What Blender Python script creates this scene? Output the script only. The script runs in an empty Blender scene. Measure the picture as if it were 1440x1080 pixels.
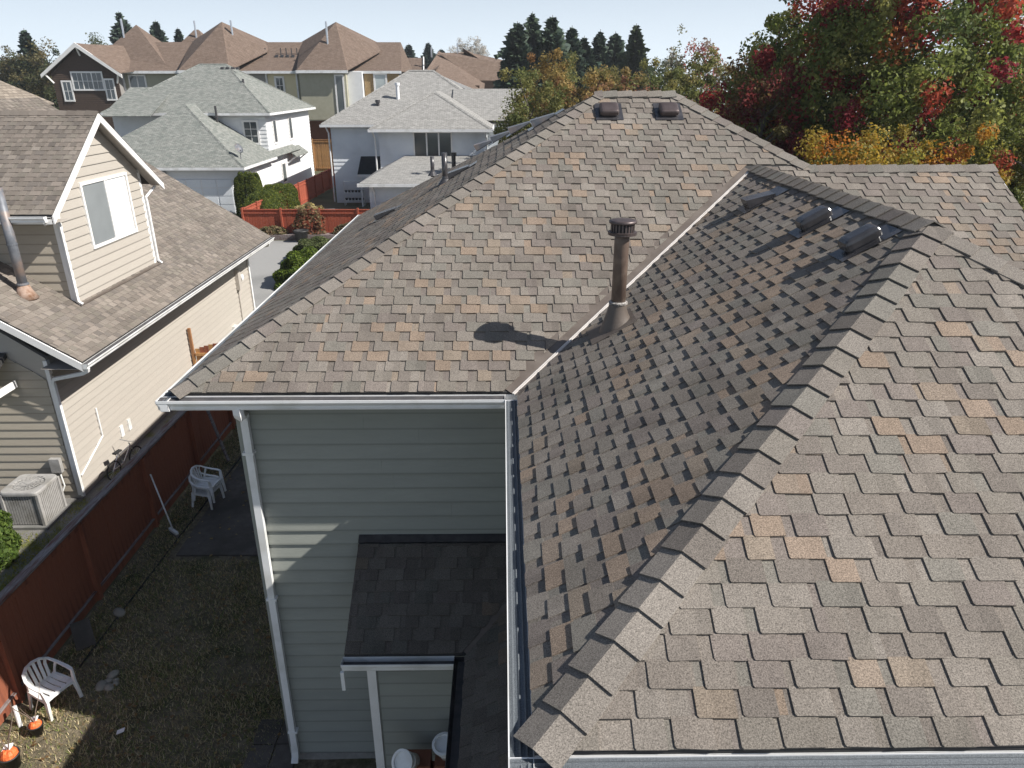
import bpy, math, random
import numpy as np
from mathutils import Vector, Matrix

# ------------------------------------------------------------------ camera, sky, sun, exposure
scene = bpy.context.scene
COL = scene.collection
R_ = math.radians
CAMP = Vector((0.0, 0.0, 9.0))
cam_d = bpy.data.cameras.new('camera')
cam = bpy.data.objects.new('camera', cam_d)
COL.objects.link(cam)
cam.location = CAMP
cam.rotation_euler = (R_(90 - 22.76), 0, R_(-0.7))
cam_d.sensor_fit = 'HORIZONTAL'
cam_d.sensor_width = 36.0
cam_d.lens = 1012 / 1440 * 36.0
cam_d.clip_start = 0.05
cam_d.clip_end = 20000
scene.camera = cam

SUN = Vector((0.72, -0.187, 0.667)).normalized()
SUN_EL = math.asin(SUN.z)
SUN_ROT = math.atan2(SUN.x, SUN.y)
world = bpy.data.worlds.new('World')
scene.world = world
world.use_nodes = True
wn = world.node_tree
wn.nodes.clear()
w_out = wn.nodes.new('ShaderNodeOutputWorld')
w_bg = wn.nodes.new('ShaderNodeBackground')
w_sky = wn.nodes.new('ShaderNodeTexSky')
w_sky.sky_type = 'NISHITA'
w_sky.sun_disc = False
w_sky.sun_elevation = SUN_EL
w_sky.sun_rotation = SUN_ROT
w_sky.altitude = 100
w_sky.air_density = 1.0
w_sky.dust_density = 1.2
w_sky.ozone_density = 1.4
w_bg.inputs['Strength'].default_value = 0.065
# the hazy horizon: sample the sky a little above the true horizon, and veil it with thin high cloud
w_tc = wn.nodes.new('ShaderNodeTexCoord')
w_add = wn.nodes.new('ShaderNodeVectorMath'); w_add.operation = 'ADD'
w_add.inputs[1].default_value = (0, 0, 0.12)
wn.links.new(w_tc.outputs['Generated'], w_add.inputs[0])
wn.links.new(w_add.outputs[0], w_sky.inputs['Vector'])
w_mp = wn.nodes.new('ShaderNodeMapping'); w_mp.inputs['Scale'].default_value = (1.0, 1.0, 5.0)
wn.links.new(w_tc.outputs['Generated'], w_mp.inputs['Vector'])
w_nz = wn.nodes.new('ShaderNodeTexNoise'); w_nz.inputs['Scale'].default_value = 2.4; w_nz.inputs['Detail'].default_value = 7
w_nz.inputs['Roughness'].default_value = 0.55
wn.links.new(w_mp.outputs[0], w_nz.inputs['Vector'])
w_mr = wn.nodes.new('ShaderNodeMapRange')
w_mr.inputs['From Min'].default_value = 0.35; w_mr.inputs['From Max'].default_value = 0.75
w_mr.inputs['To Min'].default_value = 0.1; w_mr.inputs['To Max'].default_value = 0.6
wn.links.new(w_nz.outputs['Fac'], w_mr.inputs['Value'])
w_sep = wn.nodes.new('ShaderNodeSeparateXYZ'); wn.links.new(w_tc.outputs['Generated'], w_sep.inputs[0])
w_fd = wn.nodes.new('ShaderNodeMapRange')
w_fd.inputs['From Min'].default_value = 0.0; w_fd.inputs['From Max'].default_value = 0.26
w_fd.inputs['To Min'].default_value = 1.0; w_fd.inputs['To Max'].default_value = 0.06
wn.links.new(w_sep.outputs['Z'], w_fd.inputs['Value'])
w_hz = wn.nodes.new('ShaderNodeMath'); w_hz.operation = 'MULTIPLY_ADD'
w_hz.inputs[1].default_value = 0.82; w_hz.inputs[2].default_value = 0.0
wn.links.new(w_fd.outputs[0], w_hz.inputs[0])
w_mu = wn.nodes.new('ShaderNodeMath'); w_mu.operation = 'MAXIMUM'
wn.links.new(w_hz.outputs[0], w_mu.inputs[0])
w_m3 = wn.nodes.new('ShaderNodeMath'); w_m3.operation = 'MULTIPLY'
wn.links.new(w_mr.outputs[0], w_m3.inputs[0]); wn.links.new(w_fd.outputs[0], w_m3.inputs[1])
wn.links.new(w_m3.outputs[0], w_mu.inputs[1])
w_mix = wn.nodes.new('ShaderNodeMix'); w_mix.data_type = 'RGBA'
wn.links.new(w_mu.outputs[0], w_mix.inputs['Factor'])
wn.links.new(w_sky.outputs[0], w_mix.inputs['A'])
w_mix.inputs['B'].default_value = (11.9, 13.1, 14.1, 1)
wn.links.new(w_mix.outputs['Result'], w_bg.inputs['Color'])
wn.links.new(w_bg.outputs[0], w_out.inputs['Surface'])

sun_d = bpy.data.lights.new('sun', 'SUN')
sun_d.energy = 5.0
sun_d.angle = R_(0.5)
sun_d.color = (1.0, 0.955, 0.885)
sun = bpy.data.objects.new('sun', sun_d)
COL.objects.link(sun)
sun.rotation_euler = SUN.to_track_quat('Z', 'Y').to_euler()
sun.location = (20, -5, 40)

scene.view_settings.view_transform = 'Standard'
scene.view_settings.look = 'None'
scene.view_settings.exposure = 0.5
scene.view_settings.gamma = 1.0
scene.view_settings.use_curve_mapping = False
scene.render.resolution_x = 1024
scene.render.resolution_y = 768

rng = random.Random(7)
nrg = np.random.default_rng(11)

# ------------------------------------------------------------------ materials
def nodes(m):
    m.use_nodes = True
    return m.node_tree.nodes, m.node_tree.links

def pmat(name, c1, c2=None, scale=6.0, rough=0.8, bump=0.0, bscale=60.0, metal=0.0, spec=0.4,
         stretch=(1, 1, 1), c3=None, s3=1.3, coat=0.0):
    """mottled procedural surface: c1<->c2 fine noise, optional larger stains towards c3, relief bump"""
    m = bpy.data.materials.new(name)
    N, L = nodes(m)
    b = N['Principled BSDF']
    b.inputs['Roughness'].default_value = rough
    b.inputs['Metallic'].default_value = metal
    b.inputs['Specular IOR Level'].default_value = spec
    b.inputs['Coat Weight'].default_value = coat
    tc = N.new('ShaderNodeTexCoord')
    mp = N.new('ShaderNodeMapping')
    mp.inputs['Scale'].default_value = stretch
    L.new(tc.outputs['Object'], mp.inputs['Vector'])
    nz = N.new('ShaderNodeTexNoise')
    nz.inputs['Scale'].default_value = scale
    nz.inputs['Detail'].default_value = 6
    nz.inputs['Roughness'].default_value = 0.65
    L.new(mp.outputs[0], nz.inputs['Vector'])
    rp = N.new('ShaderNodeValToRGB')
    rp.color_ramp.elements[0].position = 0.32
    rp.color_ramp.elements[1].position = 0.68
    rp.color_ramp.elements[0].color = (*c1, 1)
    rp.color_ramp.elements[1].color = (*(c2 or c1), 1)
    L.new(nz.outputs['Fac'], rp.inputs['Fac'])
    out = rp.outputs['Color']
    if c3:
        n3 = N.new('ShaderNodeTexNoise')
        n3.inputs['Scale'].default_value = s3
        n3.inputs['Detail'].default_value = 5
        L.new(mp.outputs[0], n3.inputs['Vector'])
        r3 = N.new('ShaderNodeValToRGB')
        r3.color_ramp.elements[0].position = 0.48
        r3.color_ramp.elements[1].position = 0.68
        L.new(n3.outputs['Fac'], r3.inputs['Fac'])
        mx = N.new('ShaderNodeMix')
        mx.data_type = 'RGBA'
        L.new(r3.outputs['Color'], mx.inputs['Factor'])
        L.new(out, mx.inputs['A'])
        mx.inputs['B'].default_value = (*c3, 1)
        out = mx.outputs['Result']
    L.new(out, b.inputs['Base Color'])
    if bump:
        nb = N.new('ShaderNodeTexNoise')
        nb.inputs['Scale'].default_value = bscale
        nb.inputs['Detail'].default_value = 4
        L.new(mp.outputs[0], nb.inputs['Vector'])
        bp = N.new('ShaderNodeBump')
        bp.inputs['Strength'].default_value = bump
        bp.inputs['Distance'].default_value = 0.02
        L.new(nb.outputs['Fac'], bp.inputs['Height'])
        L.new(bp.outputs[0], b.inputs['Normal'])
    return m

def granule_mat(name, gscale=260.0, contrast=(0.45, 1.6), patch=1.6):
    """asphalt shingle: piece colour from the 'tint' attribute, granule speckle and bump"""
    m = bpy.data.materials.new(name)
    N, L = nodes(m)
    b = N['Principled BSDF']
    b.inputs['Roughness'].default_value = 0.92
    b.inputs['Specular IOR Level'].default_value = 0.25
    at = N.new('ShaderNodeAttribute')
    at.attribute_name = 'tint'
    tc = N.new('ShaderNodeTexCoord')
    nz = N.new('ShaderNodeTexNoise')
    nz.inputs['Scale'].default_value = gscale
    nz.inputs['Detail'].default_value = 3
    nz.inputs['Roughness'].default_value = 0.8
    L.new(tc.outputs['Object'], nz.inputs['Vector'])
    mr = N.new('ShaderNodeMapRange')
    mr.inputs['From Min'].default_value = 0.3
    mr.inputs['From Max'].default_value = 0.7
    mr.inputs['To Min'].default_value = contrast[0]
    mr.inputs['To Max'].default_value = contrast[1]
    L.new(nz.outputs['Fac'], mr.inputs['Value'])
    n2 = N.new('ShaderNodeTexNoise')
    n2.inputs['Scale'].default_value = patch
    n2.inputs['Detail'].default_value = 6
    L.new(tc.outputs['Object'], n2.inputs['Vector'])
    m2 = N.new('ShaderNodeMapRange')
    m2.inputs['From Min'].default_value = 0.3
    m2.inputs['From Max'].default_value = 0.7
    m2.inputs['To Min'].default_value = 0.86
    m2.inputs['To Max'].default_value = 1.14
    L.new(n2.outputs['Fac'], m2.inputs['Value'])
    mu = N.new('ShaderNodeMath')
    mu.operation = 'MULTIPLY'
    L.new(mr.outputs[0], mu.inputs[0])
    L.new(m2.outputs[0], mu.inputs[1])
    vm = N.new('ShaderNodeVectorMath')
    vm.operation = 'SCALE'
    L.new(at.outputs['Color'], vm.inputs[0])
    L.new(mu.outputs[0], vm.inputs['Scale'])
    L.new(vm.outputs[0], b.inputs['Base Color'])
    bp = N.new('ShaderNodeBump')
    bp.inputs['Strength'].default_value = 0.5
    bp.inputs['Distance'].default_value = 0.003
    L.new(nz.outputs['Fac'], bp.inputs['Height'])
    L.new(bp.outputs[0], b.inputs['Normal'])
    return m

def far_roof_mat(name, ca, cb, cm, w=0.33, h=0.15):
    """far shingle courses: brick pattern on slope coordinates kept in the 'suv' attribute"""
    m = bpy.data.materials.new(name)
    N, L = nodes(m)
    b = N['Principled BSDF']
    b.inputs['Roughness'].default_value = 0.95
    b.inputs['Specular IOR Level'].default_value = 0.2
    at = N.new('ShaderNodeAttribute')
    at.attribute_name = 'suv'
    br = N.new('ShaderNodeTexBrick')
    br.inputs['Scale'].default_value = 1.0
    br.inputs['Brick Width'].default_value = w
    br.inputs['Row Height'].default_value = h
    br.inputs['Mortar Size'].default_value = 0.012
    br.inputs['Mortar Smooth'].default_value = 0.3
    br.inputs['Color1'].default_value = (*ca, 1)
    br.inputs['Color2'].default_value = (*cb, 1)
    br.inputs['Mortar'].default_value = (*cm, 1)
    L.new(at.outputs['Vector'], br.inputs['Vector'])
    n2 = N.new('ShaderNodeTexNoise')
    n2.inputs['Scale'].default_value = 3.1
    n2.inputs['Detail'].default_value = 8
    n2.inputs['Roughness'].default_value = 0.75
    L.new(at.outputs['Vector'], n2.inputs['Vector'])
    m2 = N.new('ShaderNodeMapRange')
    m2.inputs['From Min'].default_value = 0.3
    m2.inputs['From Max'].default_value = 0.7
    m2.inputs['To Min'].default_value = 0.72
    m2.inputs['To Max'].default_value = 1.28
    L.new(n2.outputs['Fac'], m2.inputs['Value'])
    vm = N.new('ShaderNodeVectorMath')
    vm.operation = 'SCALE'
    L.new(br.outputs['Color'], vm.inputs[0])
    L.new(m2.outputs[0], vm.inputs['Scale'])
    L.new(vm.outputs[0], b.inputs['Base Color'])
    bp = N.new('ShaderNodeBump')
    bp.inputs['Strength'].default_value = 0.6
    bp.inputs['Distance'].default_value = 0.02
    L.new(br.outputs['Fac'], bp.inputs['Height'])
    bp.invert = True
    L.new(bp.outputs[0], b.inputs['Normal'])
    return m

def leaf_mat(name, trans=0.35, rough=0.6):
    m = bpy.data.materials.new(name)
    N, L = nodes(m)
    b = N['Principled BSDF']
    b.inputs['Roughness'].default_value = rough
    b.inputs['Specular IOR Level'].default_value = 0.3
    at = N.new('ShaderNodeAttribute')
    at.attribute_name = 'tint'
    L.new(at.outputs['Color'], b.inputs['Base Color'])
    tr = N.new('ShaderNodeBsdfTranslucent')
    L.new(at.outputs['Color'], tr.inputs['Color'])
    mx = N.new('ShaderNodeMixShader')
    mx.inputs['Fac'].default_value = trans
    L.new(b.outputs[0], mx.inputs[1])
    L.new(tr.outputs[0], mx.inputs[2])
    L.new(mx.outputs[0], N['Material Output'].inputs['Surface'])
    return m

def glass_mat(name, col, rough=0.08):
    m = bpy.data.materials.new(name)
    N, L = nodes(m)
    b = N['Principled BSDF']
    nz = N.new('ShaderNodeTexNoise')
    nz.inputs['Scale'].default_value = 1.2
    tc = N.new('ShaderNodeTexCoord')
    L.new(tc.outputs['Object'], nz.inputs['Vector'])
    mr = N.new('ShaderNodeMix')
    mr.data_type = 'RGBA'
    mr.inputs['A'].default_value = (*[c * 0.75 for c in col], 1)
    mr.inputs['B'].default_value = (*[c * 1.2 for c in col], 1)
    L.new(nz.outputs['Fac'], mr.inputs['Factor'])
    L.new(mr.outputs['Result'], b.inputs['Base Color'])
    b.inputs['Roughness'].default_value = rough
    b.inputs['Specular IOR Level'].default_value = 0.8
    return m

M = {}
M['shingle'] = granule_mat('shingle_granules', 125.0, (0.3, 1.75))
M['shingle_far'] = granule_mat('shingle_granules_neighbour', 120.0, (0.7, 1.3), 0.9)
M['felt'] = pmat('roof_deck_felt', (0.03, 0.03, 0.032), (0.05, 0.048, 0.045), 20)
M['white'] = pmat('white_painted_metal', (0.74, 0.75, 0.76), (0.8, 0.8, 0.8), 3, 0.45, c3=(0.6, 0.6, 0.58), s3=2.0)
M['whitewood'] = pmat('white_trim_paint', (0.76, 0.75, 0.73), (0.82, 0.81, 0.8), 4, 0.6, 0.1, 40)
M['guard'] = pmat('gutter_guard_mesh', (0.07, 0.08, 0.09), (0.17, 0.19, 0.21), 160, 0.6, 0.4, 180, metal=0.2)
M['gutter_in'] = pmat('gutter_inside', (0.05, 0.05, 0.055), (0.09, 0.085, 0.085), 9, 0.7)
M['siding'] = pmat('grey_green_siding', (0.278, 0.291, 0.264), (0.296, 0.309, 0.281), 3, 0.75, 0.12, 18, stretch=(1, 1, 5), c3=(0.268, 0.28, 0.256), s3=1.1)
def board_tone_shade(m, amt=0.07, edge_shade=0.8):  # random tone per board, plus a dark lower edge painting the lap shade line
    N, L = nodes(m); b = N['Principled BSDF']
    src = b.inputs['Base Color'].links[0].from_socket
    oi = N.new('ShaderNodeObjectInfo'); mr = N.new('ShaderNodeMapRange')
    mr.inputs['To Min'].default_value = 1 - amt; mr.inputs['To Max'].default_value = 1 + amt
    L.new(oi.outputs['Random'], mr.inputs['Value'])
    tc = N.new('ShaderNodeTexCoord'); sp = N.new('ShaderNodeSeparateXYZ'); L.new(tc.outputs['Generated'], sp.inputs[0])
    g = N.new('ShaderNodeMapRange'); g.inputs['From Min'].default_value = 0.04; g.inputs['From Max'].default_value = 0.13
    g.inputs['To Min'].default_value = edge_shade; g.inputs['To Max'].default_value = 1.0
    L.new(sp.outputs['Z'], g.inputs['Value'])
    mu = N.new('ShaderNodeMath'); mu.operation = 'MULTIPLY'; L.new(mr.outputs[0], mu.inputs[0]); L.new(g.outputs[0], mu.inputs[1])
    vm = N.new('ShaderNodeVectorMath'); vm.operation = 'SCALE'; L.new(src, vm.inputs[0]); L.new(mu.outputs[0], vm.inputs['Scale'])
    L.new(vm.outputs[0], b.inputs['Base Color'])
board_tone_shade(M['siding'], 0.035, 0.76)
M['tan'] = pmat('tan_siding', (0.405, 0.372, 0.328), (0.43, 0.396, 0.35), 3, 0.75, 0.1, 18, stretch=(1, 1, 6))
M['tan_dark'] = pmat('tan_siding_front', (0.40, 0.355, 0.29), (0.435, 0.39, 0.32), 3, 0.75, 0.12, 14, stretch=(1, 1, 6))
board_tone_shade(M['tan'], 0.02, 0.9); board_tone_shade(M['tan_dark'], 0.035, 0.7)
M['soffit'] = pmat('soffit_paint', (0.4, 0.37, 0.33), (0.46, 0.42, 0.38), 4, 0.8)
M['brown_metal'] = pmat('brown_flashing', (0.105, 0.085, 0.072), (0.135, 0.112, 0.096), 5, 0.5, spec=0.4, c3=(0.155, 0.13, 0.112), s3=2.5)
M['rib'] = pmat('valley_rib_metal', (0.62, 0.58, 0.55), (0.74, 0.7, 0.67), 8, 0.35, metal=0.1)
M['flue'] = pmat('brown_flue_paint', (0.1, 0.072, 0.058), (0.14, 0.1, 0.08), 7, 0.5, c3=(0.19, 0.14, 0.11), s3=6)
M['cap_metal'] = pmat('flue_cap_metal', (0.075, 0.058, 0.055), (0.12, 0.095, 0.093), 9, 0.42, metal=0.4)
M['sealant'] = pmat('sealant', (0.12, 0.1, 0.09), (0.55, 0.53, 0.5), 45, 0.6, 0.6, 70)
M['black_metal'] = pmat('dark_vent_paint', (0.035, 0.034, 0.037), (0.055, 0.053, 0.057), 9, 0.27, spec=0.6, c3=(0.07, 0.066, 0.07), s3=5)
M['steel'] = pmat('bright_steel', (0.5, 0.51, 0.53), (0.66, 0.67, 0.7), 9, 0.3, metal=0.8)
M['pipe_grey'] = pmat('grey_vent_pipe', (0.12, 0.13, 0.15), (0.2, 0.21, 0.23), 6, 0.5, metal=0.2, c3=(0.26, 0.2, 0.17), s3=3)
M['rust'] = pmat('rusty_boot', (0.3, 0.2, 0.15), (0.42, 0.31, 0.25), 12, 0.7, c3=(0.22, 0.12, 0.07), s3=8)
M['red_fence'] = pmat('red_stained_cedar', (0.235, 0.076, 0.04), (0.31, 0.105, 0.056), 7, 0.8, 0.35, 26, stretch=(6, 6, 0.7), c3=(0.165, 0.052, 0.03), s3=1.4)
M['red_fence2'] = pmat('red_stained_fence_far', (0.33, 0.075, 0.04), (0.42, 0.11, 0.06), 6, 0.8, 0.3, 20, stretch=(6, 6, 0.7), c3=(0.25, 0.055, 0.03), s3=1.0)
M['worn'] = pmat('weathered_rail', (0.14, 0.1, 0.09), (0.3, 0.29, 0.29), 10, 0.85, 0.4, 40, stretch=(8, 0.6, 8), c3=(0.12, 0.04, 0.025), s3=2.4)
M['cedar'] = pmat('raw_cedar', (0.42, 0.22, 0.085), (0.56, 0.32, 0.14), 6, 0.8, 0.3, 20, stretch=(6, 6, 0.7), c3=(0.3, 0.15, 0.07), s3=1.2)
M['plastic'] = pmat('white_plastic', (0.72, 0.73, 0.73), (0.8, 0.8, 0.79), 8, 0.38, c3=(0.58, 0.57, 0.53), s3=4)
M['concrete'] = pmat('concrete', (0.2, 0.195, 0.185), (0.28, 0.27, 0.255), 9, 0.9, 0.25, 60, c3=(0.15, 0.15, 0.14), s3=0.7)
M['asphalt'] = pmat('worn_asphalt', (0.26, 0.26, 0.255), (0.33, 0.325, 0.315), 30, 0.9, 0.3, 120, c3=(0.22, 0.22, 0.215), s3=0.35)
M['soil'] = pmat('yard_soil', (0.075, 0.064, 0.042), (0.235, 0.195, 0.13), 11, 0.95, 1.0, 45, c3=(0.055, 0.062, 0.025), s3=1.7)
M['pad'] = pmat('worn_dirty_concrete', (0.075, 0.068, 0.06), (0.12, 0.108, 0.095), 8, 0.95, 0.5, 60, c3=(0.055, 0.05, 0.042), s3=0.9)
M['field'] = pmat('ground_cover', (0.06, 0.065, 0.03), (0.13, 0.125, 0.07), 0.7, 0.95, 0.5, 8, c3=(0.1, 0.09, 0.06), s3=0.1)
M['gravel'] = pmat('side_yard_gravel', (0.13, 0.125, 0.12), (0.24, 0.23, 0.215), 40, 0.9, 0.8, 60, c3=(0.13, 0.14, 0.03), s3=2.0)
M['stone'] = pmat('river_stone', (0.22, 0.2, 0.165), (0.32, 0.3, 0.25), 9, 0.8, 0.2, 40)
M['ac_metal'] = pmat('grey_cabinet_metal', (0.3, 0.29, 0.28), (0.4, 0.39, 0.375), 8, 0.55, 0.1, 30, c3=(0.25, 0.24, 0.22), s3=3)
M['dark'] = pmat('dark_recess', (0.018, 0.018, 0.02), (0.03, 0.03, 0.03), 9, 0.8)
M['pot'] = pmat('black_nursery_pot', (0.02, 0.02, 0.022), (0.05, 0.05, 0.05), 9, 0.5)
M['orange'] = pmat('orange_bag', (0.75, 0.13, 0.035), (0.85, 0.22, 0.07), 14, 0.5, 0.5, 30)
M['bag'] = pmat('white_bag', (0.75, 0.74, 0.74), (0.85, 0.84, 0.84), 14, 0.5, 0.5, 30)
M['twig'] = pmat('twig_bark', (0.14, 0.1, 0.075), (0.24, 0.18, 0.14), 14, 0.9)
M['bark'] = pmat('tree_bark', (0.055, 0.045, 0.036), (0.13, 0.11, 0.09), 9, 0.95, 0.8, 14, stretch=(3, 3, 0.5))
M['palebark'] = pmat('pale_bark', (0.4, 0.37, 0.34), (0.55, 0.52, 0.48), 9, 0.95)
M['leaf'] = leaf_mat('leaf_blades', 0.5)
M['needle'] = leaf_mat('needle_sprays', 0.12, 0.7)
M['grass'] = leaf_mat('grass_blades', 0.25, 0.8)
M['glass'] = glass_mat('window_glass', (0.1, 0.12, 0.13))
M['glass_pale'] = glass_mat('window_glass_blind', (0.45, 0.5, 0.5), 0.12)
M['glass_grey'] = glass_mat('window_glass_grey', (0.24, 0.26, 0.27), 0.1)
M['glass_dark'] = glass_mat('window_glass_dark', (0.045, 0.06, 0.07))
M['roof_grey'] = far_roof_mat('grey_green_far_roof', (0.175, 0.19, 0.175), (0.275, 0.28, 0.26), (0.115, 0.122, 0.115))
M['roof_pale'] = far_roof_mat('pale_grey_far_roof', (0.265, 0.26, 0.248), (0.335, 0.327, 0.312), (0.19, 0.186, 0.178))
M['roof_brown'] = far_roof_mat('brown_far_roof', (0.15, 0.11, 0.087), (0.19, 0.142, 0.114), (0.105, 0.078, 0.062), 0.4, 0.16)
M['roof_tan'] = far_roof_mat('brown_grey_far_roof', (0.2, 0.17, 0.14), (0.28, 0.24, 0.2), (0.13, 0.11, 0.09), 0.3, 0.145)
M['roof_black'] = far_roof_mat('black_porch_roof', (0.02, 0.024, 0.03), (0.03, 0.034, 0.04), (0.01, 0.012, 0.016))
M['wall_white'] = pmat('white_siding', (0.72, 0.73, 0.74), (0.78, 0.79, 0.8), 2, 0.75)
M['wall_bluewhite'] = pmat('blue_white_siding', (0.72, 0.76, 0.8), (0.77, 0.8, 0.83), 2, 0.75, c3=(0.66, 0.69, 0.72), s3=0.6)
M['wall_yellow'] = pmat('cream_siding', (0.66, 0.58, 0.38), (0.72, 0.64, 0.43), 2, 0.8)
M['wall_olive'] = pmat('olive_siding', (0.34, 0.33, 0.25), (0.4, 0.385, 0.3), 2, 0.8)
M['wall_grey'] = pmat('grey_siding', (0.24, 0.23, 0.22), (0.3, 0.285, 0.27), 2, 0.8)
M['wall_brown'] = pmat('dark_brown_shakes', (0.05, 0.034, 0.027), (0.1, 0.068, 0.05), 6, 0.85, 0.3, 10, stretch=(1, 1, 5))
M['wall_rust'] = pmat('rust_brown_siding', (0.16, 0.06, 0.035), (0.2, 0.08, 0.045), 3, 0.8)
M['wall_shake'] = pmat('ochre_shakes', (0.26, 0.17, 0.08), (0.38, 0.27, 0.14), 7, 0.85, 0.3, 10)
M['stonework'] = pmat('grey_stone_veneer', (0.2, 0.2, 0.21), (0.4, 0.4, 0.4), 5, 0.9, 0.5, 12)

# ------------------------------------------------------------------ mesh building
class MB:
    def __init__(s, org=(0, 0, 0)):
        s.v = []; s.f = []; s.c = []; s.u = []; s.o = org
    def add(s, verts, faces, col=None, uv=None):
        b = len(s.v); o = s.o
        s.v.extend([(p[0] - o[0], p[1] - o[1], p[2] - o[2]) for p in verts])
        s.f.extend([tuple(i + b for i in f) for f in faces])
        if col is not None: s.c.extend([col] * len(verts))
        if uv is not None: s.u.extend(uv)
        return s
    def box(s, x0, x1, y0, y1, z0, z1, col=None):
        return s.add([(x0, y0, z0), (x1, y0, z0), (x1, y1, z0), (x0, y1, z0), (x0, y0, z1), (x1, y0, z1), (x1, y1, z1), (x0, y1, z1)],
                     BOXF, col)
    def obox(s, c, ax, ay, az, col=None):
        """box from centre and three half-axis vectors"""
        c = Vector(c); ax = Vector(ax); ay = Vector(ay); az = Vector(az)
        P = [c + i * ax + j * ay + k * az for k in (-1, 1) for i, j in ((-1, -1), (1, -1), (1, 1), (-1, 1))]
        return s.add(P, BOXF, col)
    def beam(s, p0, p1, w, t, up=(0, 0, 1), col=None):
        p0 = Vector(p0); p1 = Vector(p1); d = (p1 - p0)
        L = d.length; d.normalize()
        side = d.cross(Vector(up)).normalized(); n = side.cross(d).normalized()
        return s.obox((p0 + p1) / 2, d * L / 2, side * w / 2, n * t / 2, col)
    def extrude(s, poly, d, col=None):
        """polygon (3-D points, ordered) pushed along vector d"""
        n = len(poly); P = [Vector(p) for p in poly]; D = Vector(d)
        V = P + [p + D for p in P]
        F = [tuple(range(n))[::-1], tuple(range(n, 2 * n))] + [(i, (i + 1) % n, n + (i + 1) % n, n + i) for i in range(n)]
        return s.add(V, F, col)
    def tube(s, pts, rad, n=8, col=None, cap=True):
        """round tube along points; rad a number or one per point"""
        P = [Vector(p) for p in pts]
        rs = rad if isinstance(rad, (list, tuple)) else [rad] * len(P)
        V = []; prev = None
        for i, p in enumerate(P):
            t = (P[min(i + 1, len(P) - 1)] - P[max(i - 1, 0)]).normalized()
            a = prev if prev is not None else (Vector((1, 0, 0)) if abs(t.x) < 0.9 else Vector((0, 1, 0)))
            a = (a - t * a.dot(t)).normalized(); prev = a
            b = t.cross(a)
            for k in range(n):
                th = 2 * math.pi * k / n
                V.append(p + (a * math.cos(th) + b * math.sin(th)) * rs[i])
        F = []
        for i in range(len(P) - 1):
            for k in range(n):
                F.append((i * n + k, i * n + (k + 1) % n, (i + 1) * n + (k + 1) % n, (i + 1) * n + k))
        if cap:
            F.append(tuple(range(n))[::-1]); F.append(tuple(range((len(P) - 1) * n, len(P) * n)))
        return s.add(V, F, col)
    def ribbon(s, pts, w, t, up=(0, 0, 1), col=None):
        """rectangular section w (across) x t (along 'up') swept along points; w may be a list"""
        P = [Vector(p) for p in pts]; U = Vector(up)
        ws = w if isinstance(w, (list, tuple)) else [w] * len(P)
        V = []
        for i, p in enumerate(P):
            d = (P[min(i + 1, len(P) - 1)] - P[max(i - 1, 0)]).normalized()
            side = d.cross(U)
            if side.length < 1e-4: side = Vector((1, 0, 0))
            side.normalize(); n = side.cross(d).normalized()
            a = side * ws[i] / 2; b = n * t / 2
            V += [p - a - b, p + a - b, p + a + b, p - a + b]
        F = []
        for i in range(len(P) - 1):
            for k in range(4):
                F.append((i * 4 + k, i * 4 + (k + 1) % 4, i * 4 + 4 + (k + 1) % 4, i * 4 + 4 + k))
        F.append((3, 2, 1, 0)); e = len(V)
        F.append((e - 4, e - 3, e - 2, e - 1))
        return s.add(V, F, col)
    def sweep(s, prof, p0, p1, out, up=(0, 0, 1), col=None):
        """closed profile [(o,z)] drawn from p0 to p1; o along 'out', z along up"""
        p0 = Vector(p0); p1 = Vector(p1); o = Vector(out); u = Vector(up)
        n = len(prof)
        V = [p + o * a + u * b for p in (p0, p1) for a, b in prof]
        F = [tuple(range(n))[::-1], tuple(range(n, 2 * n))] + [(i, (i + 1) % n, n + (i + 1) % n, n + i) for i in range(n)]
        return s.add(V, F, col)
    def lathe(s, prof, c=(0, 0, 0), n=20, axis=None, col=None):
        """profile [(r,z)] turned about a vertical axis (or 'axis' matrix) at c"""
        Mx = axis or Matrix.Identity(3)
        C = Vector(c)
        V = [C + Mx @ Vector((r * math.cos(2 * math.pi * k / n), r * math.sin(2 * math.pi * k / n), z)) for r, z in prof for k in range(n)]
        F = []
        for i in range(len(prof) - 1):
            for k in range(n):
                F.append((i * n + k, i * n + (k + 1) % n, (i + 1) * n + (k + 1) % n, (i + 1) * n + k))
        if prof[0][0] > 1e-4: F.append(tuple(range(n))[::-1])
        if prof[-1][0] > 1e-4: F.append(tuple(range((len(prof) - 1) * n, len(prof) * n)))
        return s.add(V, F, col)
    def mesh(s, name, mat, smooth=False):
        me = bpy.data.meshes.new(name)
        me.from_pydata(s.v, [], s.f)
        if s.c:
            at = me.attributes.new('tint', 'FLOAT_COLOR', 'POINT')
            a = np.ones((len(s.v), 4), np.float32); a[:, :3] = np.array(s.c, np.float32)[:, :3]
            at.data.foreach_set('color', a.ravel())
        if s.u:
            at = me.attributes.new('suv', 'FLOAT_VECTOR', 'POINT')
            a = np.zeros((len(s.v), 3), np.float32); a[:, :2] = np.array(s.u, np.float32)
            at.data.foreach_set('vector', a.ravel())
        if smooth: me.polygons.foreach_set('use_smooth', [True] * len(me.polygons))
        me.materials.append(M[mat] if isinstance(mat, str) else mat)
        me.update()
        return me
    def build(s, name, mat, parent=None, smooth=False):
        ob = bpy.data.objects.new(name, s.mesh(name, mat, smooth))
        COL.objects.link(ob)
        if parent: ob.parent = parent
        return ob
BOXF = [(3, 2, 1, 0), (4, 5, 6, 7), (0, 1, 5, 4), (1, 2, 6, 5), (2, 3, 7, 6), (3, 0, 4, 7)]

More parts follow.
